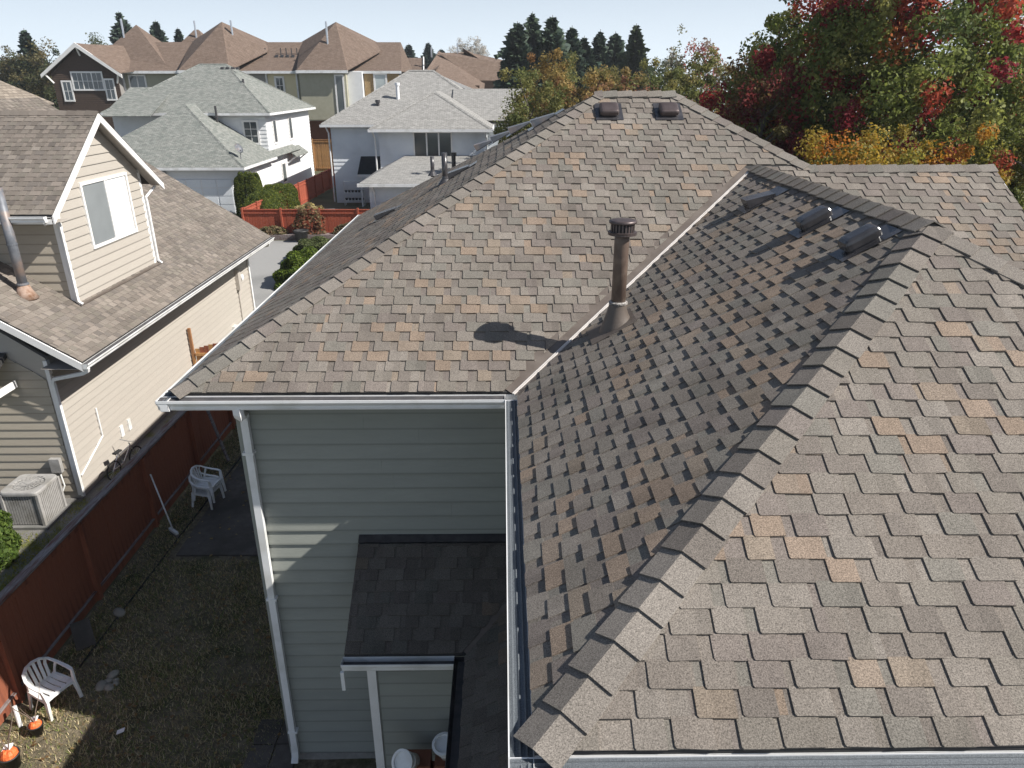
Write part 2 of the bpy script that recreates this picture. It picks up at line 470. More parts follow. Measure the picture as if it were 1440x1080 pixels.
def npmesh(name, V, F, C, mat, parent=None, loc=None):
    """fast mesh from numpy arrays: V (n,3), F (m,k), C (n,3) tint"""
    me = bpy.data.meshes.new(name)
    k = F.shape[1]
    me.vertices.add(len(V)); me.vertices.foreach_set('co', V.astype(np.float32).ravel())
    me.loops.add(F.size); me.loops.foreach_set('vertex_index', F.astype(np.int32).ravel())
    me.polygons.add(len(F)); me.polygons.foreach_set('loop_start', np.arange(0, F.size, k, dtype=np.int32))
    at = me.attributes.new('tint', 'FLOAT_COLOR', 'POINT')
    a = np.ones((len(V), 4), np.float32); a[:, :3] = C
    at.data.foreach_set('color', a.ravel())
    me.materials.append(M[mat])
    me.update(calc_edges=True); me.validate()
    ob = bpy.data.objects.new(name, me); COL.objects.link(ob)
    if parent: ob.parent = parent
    if loc is not None: ob.location = loc
    return ob

def tag(o, label=None, cat=None, group=None, kind=None):
    if label: o['label'] = label
    if cat: o['category'] = cat
    if group: o['group'] = group
    if kind: o['kind'] = kind
    return o
def thing(name, label, cat, loc=(0, 0, 0), rz=0.0, group=None):
    o = bpy.data.objects.new(name, None)
    COL.objects.link(o); o.location = loc; o.rotation_euler = (0, 0, rz); o.empty_display_size = 0.3
    return tag(o, label, cat, group)
def copy_tree(o, parent=None):
    c = o.copy(); COL.objects.link(c); c.parent = parent
    for ch in list(o.children): copy_tree(ch, c)
    return c

def clip(poly, hps):
    """Sutherland-Hodgman in plan: poly of (x,y,...) tuples with interpolation, half-planes (nx,ny,c): n.p<=c"""
    for nx, ny, c in hps:
        out = []; n = len(poly)
        if n < 3: return []
        for i in range(n):
            a = poly[i]; b = poly[(i + 1) % n]
            da = nx * a[0] + ny * a[1] - c; db = nx * b[0] + ny * b[1] - c
            if da <= 0: out.append(a)
            if (da < 0 < db) or (db < 0 < da):
                t = da / (da - db)
                out.append(tuple(x + (y - x) * t for x, y in zip(a, b)))
        poly = out
    return poly if len(poly) > 2 else []

# ------------------------------------------------------------------ ground and roads
def sheet(name, x0, x1, y0, y1, z, mat, nx=1, ny=1):
    mb = MB()
    V = [(x0 + (x1 - x0) * i / nx, y0 + (y1 - y0) * j / ny, z) for j in range(ny + 1) for i in range(nx + 1)]
    F = [(j * (nx + 1) + i, j * (nx + 1) + i + 1, (j + 1) * (nx + 1) + i + 1, (j + 1) * (nx + 1) + i) for j in range(ny) for i in range(nx)]
    mb.add(V, F)
    return tag(mb.build(name, mat), kind='structure')
sheet('ground', -250, 250, -35, 250, -0.004, 'field')
# the back yard soil, slightly uneven
mb = MB()
nx, ny = 46, 120
V = []
for j in range(ny + 1):
    for i in range(nx + 1):
        x = -7.62 + 7.7 * i / nx; y = 1.0 + 25.0 * j / ny
        V.append((x, y, 0.012 + 0.012 * math.sin(x * 3.1 + y * 1.7) * math.sin(y * 2.3 - x)))
mb.add(V, [(j * (nx + 1) + i, j * (nx + 1) + i + 1, (j + 1) * (nx + 1) + i + 1, (j + 1) * (nx + 1) + i) for j in range(ny) for i in range(nx)])
tag(mb.build('yard', 'soil', smooth=True), kind='structure')
sheet('side_yard', -13.5, -7.74, 1, 28.5, 0.004, 'gravel')
sheet('driveway', -16.5, -3.2, 28.6, 44.4, 0.006, 'asphalt')
sheet('street', -60, -16.6, 28.6, 52, 0.006, 'asphalt')
# concrete pad in the yard
mb = MB(); mb.box(-6.75, -3.3, 12.35, 17.6, -0.01, 0.045)
tag(mb.build('patio', 'pad'), kind='structure')
# dark edging strip along the fence
mb = MB(); mb.beam((-7.08, 9.3, 0.02), (-6.8, 17.5, 0.028), 0.016, 0.05)
tag(mb.build('edging_strip', 'dark'), 'thin dark garden edging strip lying in the yard along the red fence', 'edging')
# paver path by the house corner
path = thing('path', None, None); path['kind'] = 'structure'
k = 0
for j in range(5):
    for i in range(2):
        x = -3.72 + 0.36 * i; y = 5.9 + j * 0.46
        mb = MB(); mb.box(x, x + 0.34, y, y + 0.44, 0.0, 0.05 + rng.uniform(-0.006, 0.006))
        mb.build('paver', 'pad', path)

# ------------------------------------------------------------------ the main house
SL = 0.573; ZE = 5.92
XB, YA, XC, YD, RR, MM, XMR = -3.56, 7.12, 0.146, 2.60, 3.436, 5.08, 2.70
XE = 6.97; YBK = 18.6
NR = math.sqrt(1 + SL * SL)
house = thing('house', 'grey-green two-storey house with brown-grey shingled hip roofs and a tall brown flue pipe', 'house', (-0.5, 8.0, 0))
HO = (-0.5, 8.0, 0)
def HB(): return MB(HO)

class Slope:
    """a roof plane: a runs along the eave (to the right when facing it), d up the slope, h off the surface"""
    def __init__(s, O, A, U):
        s.O = Vector(O); s.A = Vector(A).normalized(); s.U = Vector(U).normalized(); s.N = s.A.cross(s.U).normalized()
    def p(s, a, d, h=0.0): return s.O + s.A * a + s.U * d + s.N * h
    def ad(s, x, y):
        """plan position to (a,d)"""
        q = Vector((x - s.O.x, y - s.O.y))
        a = q.x * s.A.x + q.y * s.A.y
        hu = Vector((s.U.x, s.U.y)); d = (q.x * hu.x + q.y * hu.y) / hu.length_squared
        return a, d
SA = Slope((0, YA, ZE), (1, 0, 0), (0, 1, SL))
SB = Slope((XB, 0, ZE), (0, -1, 0), (1, 0, SL))
SC = Slope((XC, 0, ZE), (0, -1, 0), (1, 0, SL))
SD = Slope((0, YD, ZE), (1, 0, 0), (0, 1, SL))
SF = Slope((XC + 2 * RR, 0, ZE), (0, 1, 0), (-1, 0, SL))
SR = Slope((XMR + MM, 0, ZE), (0, 1, 0), (-1, 0, SL))
SEB = Slope((0, YA + 2 * RR, ZE), (-1, 0, 0), (0, -1, SL))
PORZ = 3.09; PY = 6.28; PX = -0.44
SP1 = Slope((0, PY, PORZ), (1, 0, 0), (0, 1, SL))
SP2 = Slope((PX, 0, PORZ), (0, -1, 0), (1, 0, SL))
ZM = ZE + SL * MM

EXPO = 0.143
TABS = [0.18, 0.155, 0.195, 0.165]; GAPS = [0.08, 0.07, 0.085, 0.07]
GREYS = [(0.176, 0.153, 0.132), (0.187, 0.165, 0.143), (0.154, 0.134, 0.117), (0.174, 0.155, 0.133), (0.166, 0.142, 0.126), (0.194, 0.172, 0.150), (0.165, 0.152, 0.132)]
TANS = [(0.226, 0.174, 0.133), (0.215, 0.172, 0.136), (0.203, 0.166, 0.131), (0.219, 0.169, 0.131)]
def tint(r, ptan=0.1):
    c = r.choice(TANS) if r.random() < ptan else r.choice(GREYS)
    k = r.uniform(0.93, 1.07)
    return (c[0] * k, c[1] * k, c[2] * k)
HT0, HT1, TABT = 0.0095, 0.002, 0.0088

def prism(sl, poly, lift, down, d0, curl=0.0):
    """poly [(x,y,a,d)] -> verts, faces of a lifted piece with sides going down to height 'down'"""
    n = len(poly)
    top = [sl.p(q[2], q[3], HT0 + (HT1 - HT0) * (q[3] - d0) / EXPO + lift + curl * max(0.0, 1 - (q[3] - d0) / 0.06)) for q in poly]
    bot = [sl.p(q[2], q[3], down) for q in poly]
    F = [tuple(range(n))] + [(n + i, n + (i + 1) % n, (i + 1) % n, i) for i in range(n)]
    return top + bot, F

tabs_all = []          # (projected size, pieces) of every raised shingle tab
base_mb = HB()
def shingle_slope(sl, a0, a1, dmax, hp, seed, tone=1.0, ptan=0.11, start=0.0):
    r = random.Random(seed)
    ncourse = int(math.ceil(dmax / EXPO))
    # stair-stepped lattice: each tab's right end stands over the left end of the tab one course below
    step = 0.192
    nb = int((a1 - a0 + ncourse * step) / 0.26) + 6
    base = []; q_ = a0 - 0.6
    for _ in range(nb + 4):
        base.append(q_); q_ += r.choice((0.25, 0.265, 0.275, 0.29, 0.31))
    ej = [r.uniform(-0.03, 0.03) for _ in base]
    tan_prev = [False] * len(base)
    mrot = cam.rotation_euler.to_matrix()
    fw = mrot @ Vector((0, 0, -1)); rt = mrot @ Vector((1, 0, 0)); upv = mrot @ Vector((0, 1, 0))
    for k in range(ncourse):
        d0 = k * EXPO; d1 = min((k + 1) * EXPO + 0.012, dmax)
        if d1 - d0 < 0.03: continue
        hps = hp(d0 + EXPO / 2)
        # under layer in short strips
        a = a0 - r.uniform(0, 0.3)
        while a < a1:
            w = r.uniform(0.12, 0.4); b = min(a + w, a1)
            q = clip([(*sl.p(x, d).xy, x, d) for x, d in ((a, d0), (b, d0), (b, d1), (a, d1))], hps)
            if q:
                V, F = prism(sl, q, 0, 0.0005, d0)
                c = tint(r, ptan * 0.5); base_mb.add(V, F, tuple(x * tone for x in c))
            a += w
        ej2 = [r.uniform(-0.03, 0.03) for _ in base]
        for i in range(len(base)):
            x1 = base[i] - (k - 1) * step + ej[i] + r.uniform(-0.008, 0.014)
            x0 = base[i] - k * step + ej2[i]
            w = x1 - x0
            if x1 < a0 or x0 > a1 or w < 0.06: continue
            pt = (0.42 if tan_prev[i] or (i and tan_prev[i - 1]) else ptan * 0.6)
            istan = r.random() < pt; tan_prev[i] = istan
            j0 = r.uniform(-0.005, 0.005); j1 = r.uniform(-0.005, 0.005)
            cut = x0 + w * r.uniform(0.3, 0.7) if r.random() < 0.4 else None
            segs = [(x0, x1)] if cut is None else [(x0, cut), (cut, x1)]
            pieces = []; area = 0; c = None
            lift = TABT + r.uniform(-0.0015, 0.002); curl = r.uniform(0, 0.004) if r.random() < 0.4 else 0.0
            for si, (s0, s1) in enumerate(segs):
                g0 = j0 + (j1 - j0) * (s0 - x0) / w; g1 = j0 + (j1 - j0) * (s1 - x0) / w
                rect = [(s1, d0 + g1), (s1, d1), (s0, d1)]
                if si == 0: rect += [(s0, d0 + g0 + 0.011), (s0 + 0.008, d0 + g0)]
                else: rect += [(s0, d0 + g0)]
                q = clip([(*sl.p(x, d).xy, x, d) for x, d in rect], hps)
                if not q: continue
                V, F = prism(sl, q, lift, 0.001, d0, curl)
                if c is None or r.random() < 0.2:
                    kk = r.uniform(0.93, 1.07); c0 = r.choice(TANS) if istan else r.choice(GREYS); c = (c0[0] * kk, c0[1] * kk, c0[2] * kk)
                else:
                    kk = r.choice((0.88, 1.1)); c = (c[0] * kk, c[1] * kk, c[2] * kk)
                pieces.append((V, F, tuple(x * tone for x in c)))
                area += (s1 - s0) * EXPO
            if pieces:
                vd = sl.p((x0 + x1) / 2, d0 + EXPO / 2) - CAMP
                z = vd.dot(fw); inside = z > 0 and abs(vd.dot(rt) / z) < 0.72 and abs(vd.dot(upv) / z) < 0.54
                size = area * max(0, -vd.normalized().dot(sl.N)) / vd.length ** 2 if inside else 0
                tabs_all.append((size, pieces))
        ej = ej2
W2 = math.sqrt(2)
HO2 = 0.045
# half-planes in plan for each slope
hpl = (1 * -1, 1, (YA - XB) - HO2)                       # left hip of A: keep X-XB >= Y-YA
hp_valA = (1, -1, XC - YA - 0.11 * W2)                   # A side of the valley
hp_valC = (-1, 1, YA - XC - 0.035 * W2)                  # C side of the valley
hp_rhip = (1, 1, XMR + MM + YA - HO2)                    # right hip of A
shingle_slope(SA, XB - 0.1, 8, MM * NR, lambda d: [hpl, hp_valA] if d < RR * NR else [hpl, hp_rhip], 1)
hp_eval = (-1, -1, -(XC + RR + YA + RR) - 0.06)          # E side of its valley
shingle_slope(SA, 3, 7.2, RR * NR, lambda d: [hp_eval, (1, 0, XE)], 2)
shingle_slope(SB, -YBK - 0.2, -YA + 0.2, MM * NR, lambda d: [(1, -1, XB - YA - HO2), (YBK - YA - MM, MM, (YBK - YA - MM) * XB + MM * YBK - 0.05)], 3, ptan=0.07)
shingle_slope(SC, -YA - RR - 0.2, -YD + 0.2, RR * NR, lambda d: [hp_valC, (1, -1, XC - YD - HO2)], 4, ptan=0.15)
shingle_slope(SD, XC - 0.1, XC + 2 * RR + 0.1, RR * NR, lambda d: [(-1, 1, YD - XC - HO2), (1, 1, XC + 2 * RR + YD - HO2)], 5, ptan=0.1)
shingle_slope(SF, YD, YA + RR, RR * NR, lambda d: [(-1, -1, -(XC + 2 * RR + YD) - HO2), (1, 1, XC + RR + YA + RR - 0.06)], 6)
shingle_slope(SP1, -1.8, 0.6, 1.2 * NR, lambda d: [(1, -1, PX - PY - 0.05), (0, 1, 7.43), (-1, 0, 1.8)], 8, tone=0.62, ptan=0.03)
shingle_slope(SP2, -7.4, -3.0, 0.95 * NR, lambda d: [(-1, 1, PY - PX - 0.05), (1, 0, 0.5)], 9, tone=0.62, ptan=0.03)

# roof boarding under the shingles
def deckpoly(mb, pts, sl, t=0.04):
    P = [sl.p(*sl.ad(x, y), -0.003) for x, y in pts]
    mb.extrude(P, (0, 0, -t))
mb = HB()
deckpoly(mb, [(XB, YA), (XC, YA), (XC + RR, YA + RR), (XB + RR, YA + RR)], SA)
deckpoly(mb, [(XB + RR, YA + RR), (XMR + MM - RR, YA + RR), (XMR, YA + MM), (XB + MM, YA + MM)], SA)
deckpoly(mb, [(XC + RR, YA + RR), (XE, YA), (XE, YA + RR)], SA)
deckpoly(mb, [(XB, YA), (XB + MM, YA + MM), (XB, YBK)], SB)
deckpoly(mb, [(XC, YD), (XC + RR, YD + RR), (XC + RR, YA + RR), (XC, YA)], SC)
deckpoly(mb, [(XC, YD), (XC + 2 * RR, YD), (XC + RR, YD + RR)], SD)
deckpoly(mb, [(XC + 2 * RR, YD), (XC + 2 * RR, YA), (XC + RR, YA + RR), (XC + RR, YD + RR)], SF)
deckpoly(mb, [(XMR, YA + MM), (XMR + MM - RR, YA + RR), (XE, YA + RR), (XE, YBK - 0.6)], SR)
deckpoly(mb, [(XMR + MM - RR, YA + RR), (XE, YA + RR), (XE, YA + 2 * RR - 1.5), (XMR + MM - RR, YA + 2 * RR - 1.5)], SEB)
mb.extrude([(XB, YBK, ZE), (XE, YBK, ZE), (XE, YBK - 0.6, ZE + 0.46), (XMR, YA + MM, ZM), (XB + MM, YA + MM, ZM)], (0, 0, -0.04))
roof = mb.build('roof', 'felt', house)
mb = HB()
deckpoly(mb, [(-1.8, PY), (PX, PY), (0.5, PY + 0.94), (0.5, 7.5), (-1.8, 7.5)], SP1)
deckpoly(mb, [(PX, 3.0), (0.5, 3.0), (0.5, PY + 0.94), (PX, PY)], SP2)
porch_roof = mb.build('porch_roof', 'felt', house)

tabs_all.sort(key=lambda t: -t[0])
for size, pieces in tabs_all[:300]:
    mb = HB()
    for V, F, c in pieces: mb.add(V, F, c)
    mb.build('shingle', 'shingle', roof)
for size, pieces in tabs_all[300:]:
    for V, F, c in pieces: base_mb.add(V, F, c)
tag(base_mb.build('shingles', 'shingle', roof), kind='stuff')

# folded cap shingles along hips and ridges
def cap_run(p0, p1, s1, s2, seed, width=0.15, expo=0.23, tone=1.0, skip_last=0):
    r = random.Random(seed)
    p0 = Vector(p0); p1 = Vector(p1); t = (p1 - p0); Lg = t.length; t.normalize()
    def side(sl, other):
        w = sl.N.cross(t).normalized()
        if w.dot(other.N) < 0: w = -w
        # the arm must fall away from the ridge on its own slope
        return w
    w1 = side(s1, s1); w2 = side(s2, s2)
    # pick direction pointing away from the other slope's side
    if w1.dot(w2) > 0.3: w2 = -w2
    if (s1.N + s2.N).normalized().dot(w1) > 0: w1 = -w1
    if (s1.N + s2.N).normalized().dot(w2) > 0: w2 = -w2
    nn = (s1.N + s2.N).normalized()
    n = int(Lg / expo)
    for k in range(n + 1):
        b = k * expo; e = min(b + expo + 0.05, Lg + 0.03)
        if e - b < 0.08: continue
        mb = HB()
        c = r.choice(GREYS); q = r.uniform(0.92, 1.05) * tone; c = (c[0] * q, c[1] * q * 1.01, c[2] * q * 1.02)
        V = []
        jw = [r.uniform(-0.008, 0.008) for _ in range(2)]
        for st, lift in ((b + r.uniform(-0.006, 0.006), 0.034), (e, 0.014)):
            P = p0 + t * st
            row = []
            for sgn, w, sl, jj in ((1, w1, s1, jw[0]), (2, w2, s2, jw[1])):
                edge = P + w * (width + jj) + sl.N * (lift + 0.002)
                mid = P + w * 0.035 + sl.N * lift + nn * 0.003
                row.append((edge, mid))
            crest = P + nn * (lift + 0.006)
            L5 = [row[0][0], row[0][1], crest, row[1][1], row[1][0]]
            V += L5 + [v - nn * 0.0105 for v in L5]
        F = []
        for i in range(4):
            F += [(i, i + 1, 10 + i + 1, 10 + i), (5 + i, 15 + i, 15 + i + 1, 5 + i + 1),
                  (i, 5 + i, 5 + i + 1, i + 1), (10 + i, 10 + i + 1, 15 + i + 1, 15 + i)]
        F += [(0, 10, 15, 5), (4, 9, 19, 14)]
        mb.add(V, F, c)
        mb.build('ridge_cap', 'shingle', roof)
Pt = lambda x, y, z: (x, y, z)
ZR = ZE + SL * RR
cap_run((XB, YA, ZE), (XB + MM, YA + MM, ZM), SA, SB, 21)
cap_run((XMR + MM - RR, YA + RR, ZR), (XMR, YA + MM, ZM), SA, SR, 22)
SBK = Slope((0, YBK, ZE), (-1, 0, 0), (0, -(YBK - YA - MM), ZM - ZE))
cap_run((XMR + 0.02, YA + MM, ZM + 0.012), (XB + MM - 0.05, YA + MM, ZM + 0.012), SA, SBK, 23)
cap_run((XC + RR, YD + RR - 0.05, ZR + 0.012), (XC + RR, YA + RR - 0.02, ZR + 0.012), SC, SF, 26)
cap_run((XC, YD, ZE), (XC + RR, YD + RR, ZR), SC, SD, 24)
cap_run((XC + 2 * RR, YD, ZE), (XC + RR, YD + RR, ZR), SD, SF, 25)
mb = HB(); mb.extrude([(XE, YA, ZE - 0.015), (XE, YA + RR, ZR - 0.015), (XE, YA + RR, ZR - 0.17), (XE, YA, ZE - 0.17)], (0.025, 0, 0)); mb.build('rake_board', 'whitewood', house)
cap_run((XE, YA + RR, ZR), (XMR + MM - RR, YA + RR, ZR), SA, SEB, 27)

# W-shaped valley flashing
mb = HB()
v0 = Vector((XC, YA, ZE)); v1 = Vector((XC + RR, YA + RR, ZR)); vt = (v1 - v0).normalized()
wa = SA.N.cross(vt).normalized(); wa = wa if wa.x < 0 else -wa
wc = SC.N.cross(vt).normalized(); wc = wc if wc.x > 0 else -wc
v0 = v0 - vt * 0.06; v1 = v1 - vt * 0.12
for w, sl, wd in ((wa, SA, 0.2), (wc, SC, 0.12)):
    mb.extrude([v0 + w * 0.014 + sl.N * 0.006, v0 + w * wd + sl.N * 0.006, v1 + w * wd + sl.N * 0.006, v1 + w * 0.014 + sl.N * 0.006], sl.N * 0.003)
vf = mb.build('valley_flashing', 'brown_metal', roof)
mb = HB()
up = (SA.N + SC.N).normalized(); sd = up.cross(vt).normalized()
for o in (-0.011, 0.011):
    prof = [(-0.008, 0.0), (0.008, 0.0), (0.004, 0.03), (-0.004, 0.03)]
    mb.sweep(prof, v0 + sd * o, v1 + sd * o, sd, up)
mb.build('centre_rib', 'rib', vf)
# short dark valley on the porch
mb = HB()
mb.beam(SP1.p(PX, 0, 0.012) + Vector((0, 0, 0)), SP1.p(*SP1.ad(0.48, PY + 0.92), 0.012), 0.1, 0.02)
mb.build('valley_flashing', 'brown_metal', porch_roof)
mb = HB(); mb.obox((-0.65, 7.47, SP1.p(*SP1.ad(0, 7.45), 0.03).z + 0.02), (1.15, 0, 0), (0, 0.045, 0.026), (0, -0.003, 0.005))
mb.build('wall_flashing', 'black_metal', porch_roof)

# gutters
GPROF = [(0, 0), (0, -0.125), (0.082, -0.125), (0.09, -0.11), (0.094, -0.075), (0.118, -0.045), (0.128, -0.03), (0.128, 0.0),
         (0.121, 0.0), (0.121, -0.03), (0.113, -0.042), (0.089, -0.07), (0.083, -0.12), (0.003, -0.12), (0.003, 0)]
def gutter(p0, p1, out, parent, guard=True, mat='white', B=HB, gmat='guard'):
    mb = B(); mb.sweep(GPROF, p0, p1, out)
    o = Vector(out)
    for p in (p0, p1):
        P = Vector(p); d = (Vector(p1) - Vector(p0)).normalized() * 0.002
        mb.extrude([P + o * a + Vector((0, 0, b)) for a, b in ((0, 0), (0, -0.125), (0.082, -0.125), (0.094, -0.075), (0.128, -0.03), (0.128, 0))], d)
    g = mb.build('gutter', mat, parent)
    mb = B()
    if guard:
        prof = [(0.0, -0.008), (0.02, -0.01), (0.03, -0.004), (0.04, -0.012), (0.055, -0.014), (0.065, -0.008), (0.075, -0.016), (0.09, -0.017), (0.1, -0.012), (0.1205, -0.0165)]
        prof = prof + [(a, b - 0.003) for a, b in prof[::-1]]
        mb.sweep(prof, p0, p1, out); mb.build('gutter_guard', gmat, g)
    else:
        mb.sweep([(0.004, -0.07), (0.09, -0.07), (0.09, -0.072), (0.004, -0.072)], p0, p1, out); mb.build('gutter_lining', 'gutter_in', g)
    return g
GZ = ZE - 0.033; go = 0.005
gutter((XB - 0.13, YA - go, GZ), (XC - 0.14, YA - go, GZ), (0, -1, 0), house, True, gmat='gutter_in')
gutter((XB - go, YA - 0.13, GZ), (XB - go, YBK, GZ), (-1, 0, 0), house)
gutter((XC - go, YD - 0.13, GZ), (XC - go, YA - 0.134, GZ), (-1, 0, 0), house)
gutter((XC - 0.13, YD - go, GZ), (XC + 2 * RR, YD - go, GZ), (0, -1, 0), house)
mb = HB()
mb.box(XB + 0.01, XC + 0.05, YA + 0.0, YA + 0.02, ZE - 0.2, ZE - 0.03)
mb.box(XB, XB + 0.02, YA + 0.022, YBK, ZE - 0.2, ZE - 0.03)
mb.box(XC, XC + 0.02, YD + 0.022, YA - 0.002, ZE - 0.2, ZE - 0.03)
mb.box(XC, XC + 2 * RR, YD, YD + 0.02, ZE - 0.2, ZE - 0.03)
mb.build('fascia', 'whitewood', house)
mb = HB()
mb.box(XB + 0.03, XC + 0.4, YA + 0.022, 7.53, ZE - 0.2, ZE - 0.185)
mb.box(XB + 0.03, -3.06, 7.532, YBK - 0.1, ZE - 0.2, ZE - 0.185)
mb.box(XC + 0.03, 0.56, YD + 0.03, YA + 0.02, ZE - 0.199, ZE - 0.186)
mb.box(0.562, XC + 2 * RR - 0.05, YD + 0.03, 3.0, ZE - 0.199, ZE - 0.186)
mb.build('soffit', 'soffit', house)

# walls and lap siding; every visible board is a piece of its own
def siding(parent, mat, O, A, N, z0, z1, span, expo, B, joined=None, lap=0.032, seed=1, name='siding_board', joints=0.0):
    """boards on a vertical wall: O origin, A along, N outward, span(z)->(a0,a1)"""
    r = random.Random(seed)
    O = Vector(O); A = Vector(A); N = Vector(N)
    z = z0
    while z < z1 - 0.02:
        zt = min(z + expo + 0.015, z1)
        s0 = span(z); s1 = span(zt)
        if s0 and s1 and s0[1] - s0[0] > 0.02:
            cuts = [(s0[0], s1[0], s0[1], s1[1])]
            if joints and s0[1] - s0[0] > 3.2 and r.random() < joints:
                c = r.uniform(s0[0] + 1.2, s0[1] - 1.2)
                cuts = [(s0[0], s1[0], c - 0.001, c - 0.001), (c + 0.001, c + 0.001, s0[1], s1[1])]
            for (b0, t0, b1, t1) in cuts:
                mb = joined if joined is not None else B()
                def P(a, zz, n): return O + A * a + Vector((0, 0, zz)) + N * n
                V = [P(b0, z, lap), P(b1, z, lap), P(t1, zt, 0.004), P(t0, zt, 0.004), P(b0, z, 0), P(b1, z, 0), P(t1, zt, 0), P(t0, zt, 0)]
                mb.add(V, [(0, 1, 2, 3), (4, 5, 1, 0), (5, 6, 2, 1), (6, 7, 3, 2), (7, 4, 0, 3)])
                if joined is None: mb.build(name, mat, parent)
        z += expo
wall = HB()
wall.box(-3.05, 6.6, 7.535, 18.1, 0, 5.73); wall.box(0.56, 6.5, 3.02, 7.53, 0, 5.73)
wall.box(-1.62, 0.555, 6.64, 7.53, 0, 3.02); wall.box(-0.08, 0.557, 3.2, 6.63, 0, 3.02)
wall.extrude([(6.6, YA + 0.5, 5.7), (6.6, YA + RR, ZE + SL * RR - 0.12), (6.6, YA + 2 * RR - 1.6, 6.6), (6.6, YA + 2 * RR - 1.6, 5.7)], (-0.12, 0, 0))
wallo = wall.build('wall', 'siding', house)
siding(wallo, 'siding', (-3.05, 7.532, 0), (1, 0, 0), (0, -1, 0), 0.14, 5.72, lambda z: (0.02, 3.62), 0.198, HB, joints=0.3, seed=12)
siding(wallo, 'siding', (-1.62, 6.638, 0), (1, 0, 0), (0, -1, 0), 0.14, 3.0, lambda z: (0.1, 1.54), 0.198, HB)
sj = HB()
siding(None, None, (-3.052, 7.6, 0), (0, 1, 0), (-1, 0, 0), 0.14, 5.72, lambda z: (0.0, 10.5), 0.198, HB, joined=sj)
siding(None, None, (0.558, 3.0, 0), (0, 1, 0), (-1, 0, 0), 3.4, 5.72, lambda z: (0.0, 4.5), 0.198, HB, joined=sj)
siding(None, None, (-0.082, 3.2, 0), (0, 1, 0), (-1, 0, 0), 0.14, 3.0, lambda z: (0.0, 3.4), 0.198, HB, joined=sj)
tag(sj.build('siding', 'siding', wallo), kind='stuff')
mb = HB(); mb.box(-3.075, 0.56, 7.50, 7.53, 0.0, 0.13); mb.build('foundation', 'concrete', house)
mb = HB(); mb.box(-3.085, -3.03, 7.508, 7.6, 0.13, 5.72); mb.build('corner_board', 'siding', house)
mb = HB(); mb.box(-1.65, -1.545, 6.605, 6.70, 0.0, 2.98); mb.build('corner_board', 'whitewood', house)
gutter((-1.82, PY - 0.004, PORZ - 0.03), (PX - 0.13, PY - 0.004, PORZ - 0.03), (0, -1, 0), house, False)
gutter((PX - 0.004, 3.0, PORZ - 0.03), (PX - 0.004, PY - 0.02, PORZ - 0.03), (-1, 0, 0), house, False, 'black_metal')
mb = HB(); mb.box(-1.84, -1.80, PY - 0.11, PY - 0.08, PORZ - 0.42, PORZ - 0.16); mb.build('drain_stub', 'white', house)
# main downspout with its elbows
mb = HB()
pts = [(-2.86, 7.06, 5.775), (-2.86, 7.06, 5.70), (-2.862, 7.085, 5.655), (-2.87, 7.13, 5.63), (-2.94, 7.38, 5.56), (-2.955, 7.435, 5.53), (-2.96, 7.455, 5.47)]
mb.ribbon(pts, 0.085, 0.07, up=(0.3, 1, 0.2))
mb.ribbon([(-2.96, 7.455, 5.48), (-2.985, 7.455, 0.34)], 0.085, 0.065, up=(0, 1, 0))
mb.ribbon([(-2.985, 7.455, 0.35), (-2.985, 7.45, 0.25), (-2.985, 7.42, 0.16), (-2.985, 7.36, 0.1)], 0.095, 0.07, up=(0, 1, 0.3))
ds = mb.build('downspout', 'white', house)
for z in (0.6, 2.9, 5.0):
    mb = HB(); mb.box(-3.04, -2.91, 7.418, 7.51, z, z + 0.03); mb.build('strap', 'white', ds)

# roof vents
def hood_vent(sl, x, y, mat='black_metal', w=0.30, l=0.30, hgt=0.13, wedge=False, face=None):
    a, d = sl.ad(x, y)
    mb = HB()
    P = lambda i, j, h: sl.p(a + i, d + j, h)
    mb.add([P(-w * .72, -l * .75, 0.022), P(w * .72, -l * .75, 0.022), P(w * .72, l * .9, 0.022), P(-w * .72, l * .9, 0.022),
            P(-w * .72, -l * .75, 0.026), P(w * .72, -l * .75, 0.026), P(w * .72, l * .9, 0.026), P(-w * .72, l * .9, 0.026)], BOXF)
    fl = mb.build('roof_vent', 'black_metal', house)
    mb = HB()
    if wedge:
        V = [P(-w / 2, -l / 2, 0.03), P(w / 2, -l / 2, 0.03), P(w / 2, l / 2, 0.03), P(-w / 2, l / 2, 0.03),
             P(-w / 2, -l / 2, hgt), P(w / 2, -l / 2, hgt), P(w / 2, l / 2, 0.045), P(-w / 2, l / 2, 0.045)]
        mb.add(V, BOXF)
    else:
        rows = [(0.42, 0.027), (0.42, 0.055), (0.5, 0.056), (0.5, hgt * 0.72), (0.47, hgt * 0.88), (0.40, hgt * 0.97), (0.3, hgt)]
        V = []; n = 16
        for f, h in rows:
            for k in range(n):
                th = 2 * math.pi * (k + 0.5) / n
                cx, cy = math.cos(th), math.sin(th)
                e = 0.24
                V.append(P(math.copysign(abs(cx) ** e, cx) * f * w, math.copysign(abs(cy) ** e, cy) * f * l, h))
        F = [(i * n + k, i * n + (k + 1) % n, (i + 1) * n + (k + 1) % n, (i + 1) * n + k) for i in range(len(rows) - 1) for k in range(n)]
        F.append(tuple(range((len(rows) - 1) * n, len(rows) * n)))
        mb.add(V, F)
    mb.build('vent_hood', mat, fl)
    if face:
        mb = HB(); mb.obox(P(0, -l / 2 - 0.004, hgt * 0.5), sl.A * w * .42, sl.U * 0.004, sl.N * hgt * .3); mb.build('vent_screen', face, fl)
    return fl
hood_vent(SA, 1.62, 11.72, 'cap_metal', 0.29, 0.27, 0.13)
hood_vent(SA, 2.53, 11.72, 'cap_metal', 0.29, 0.27, 0.13)
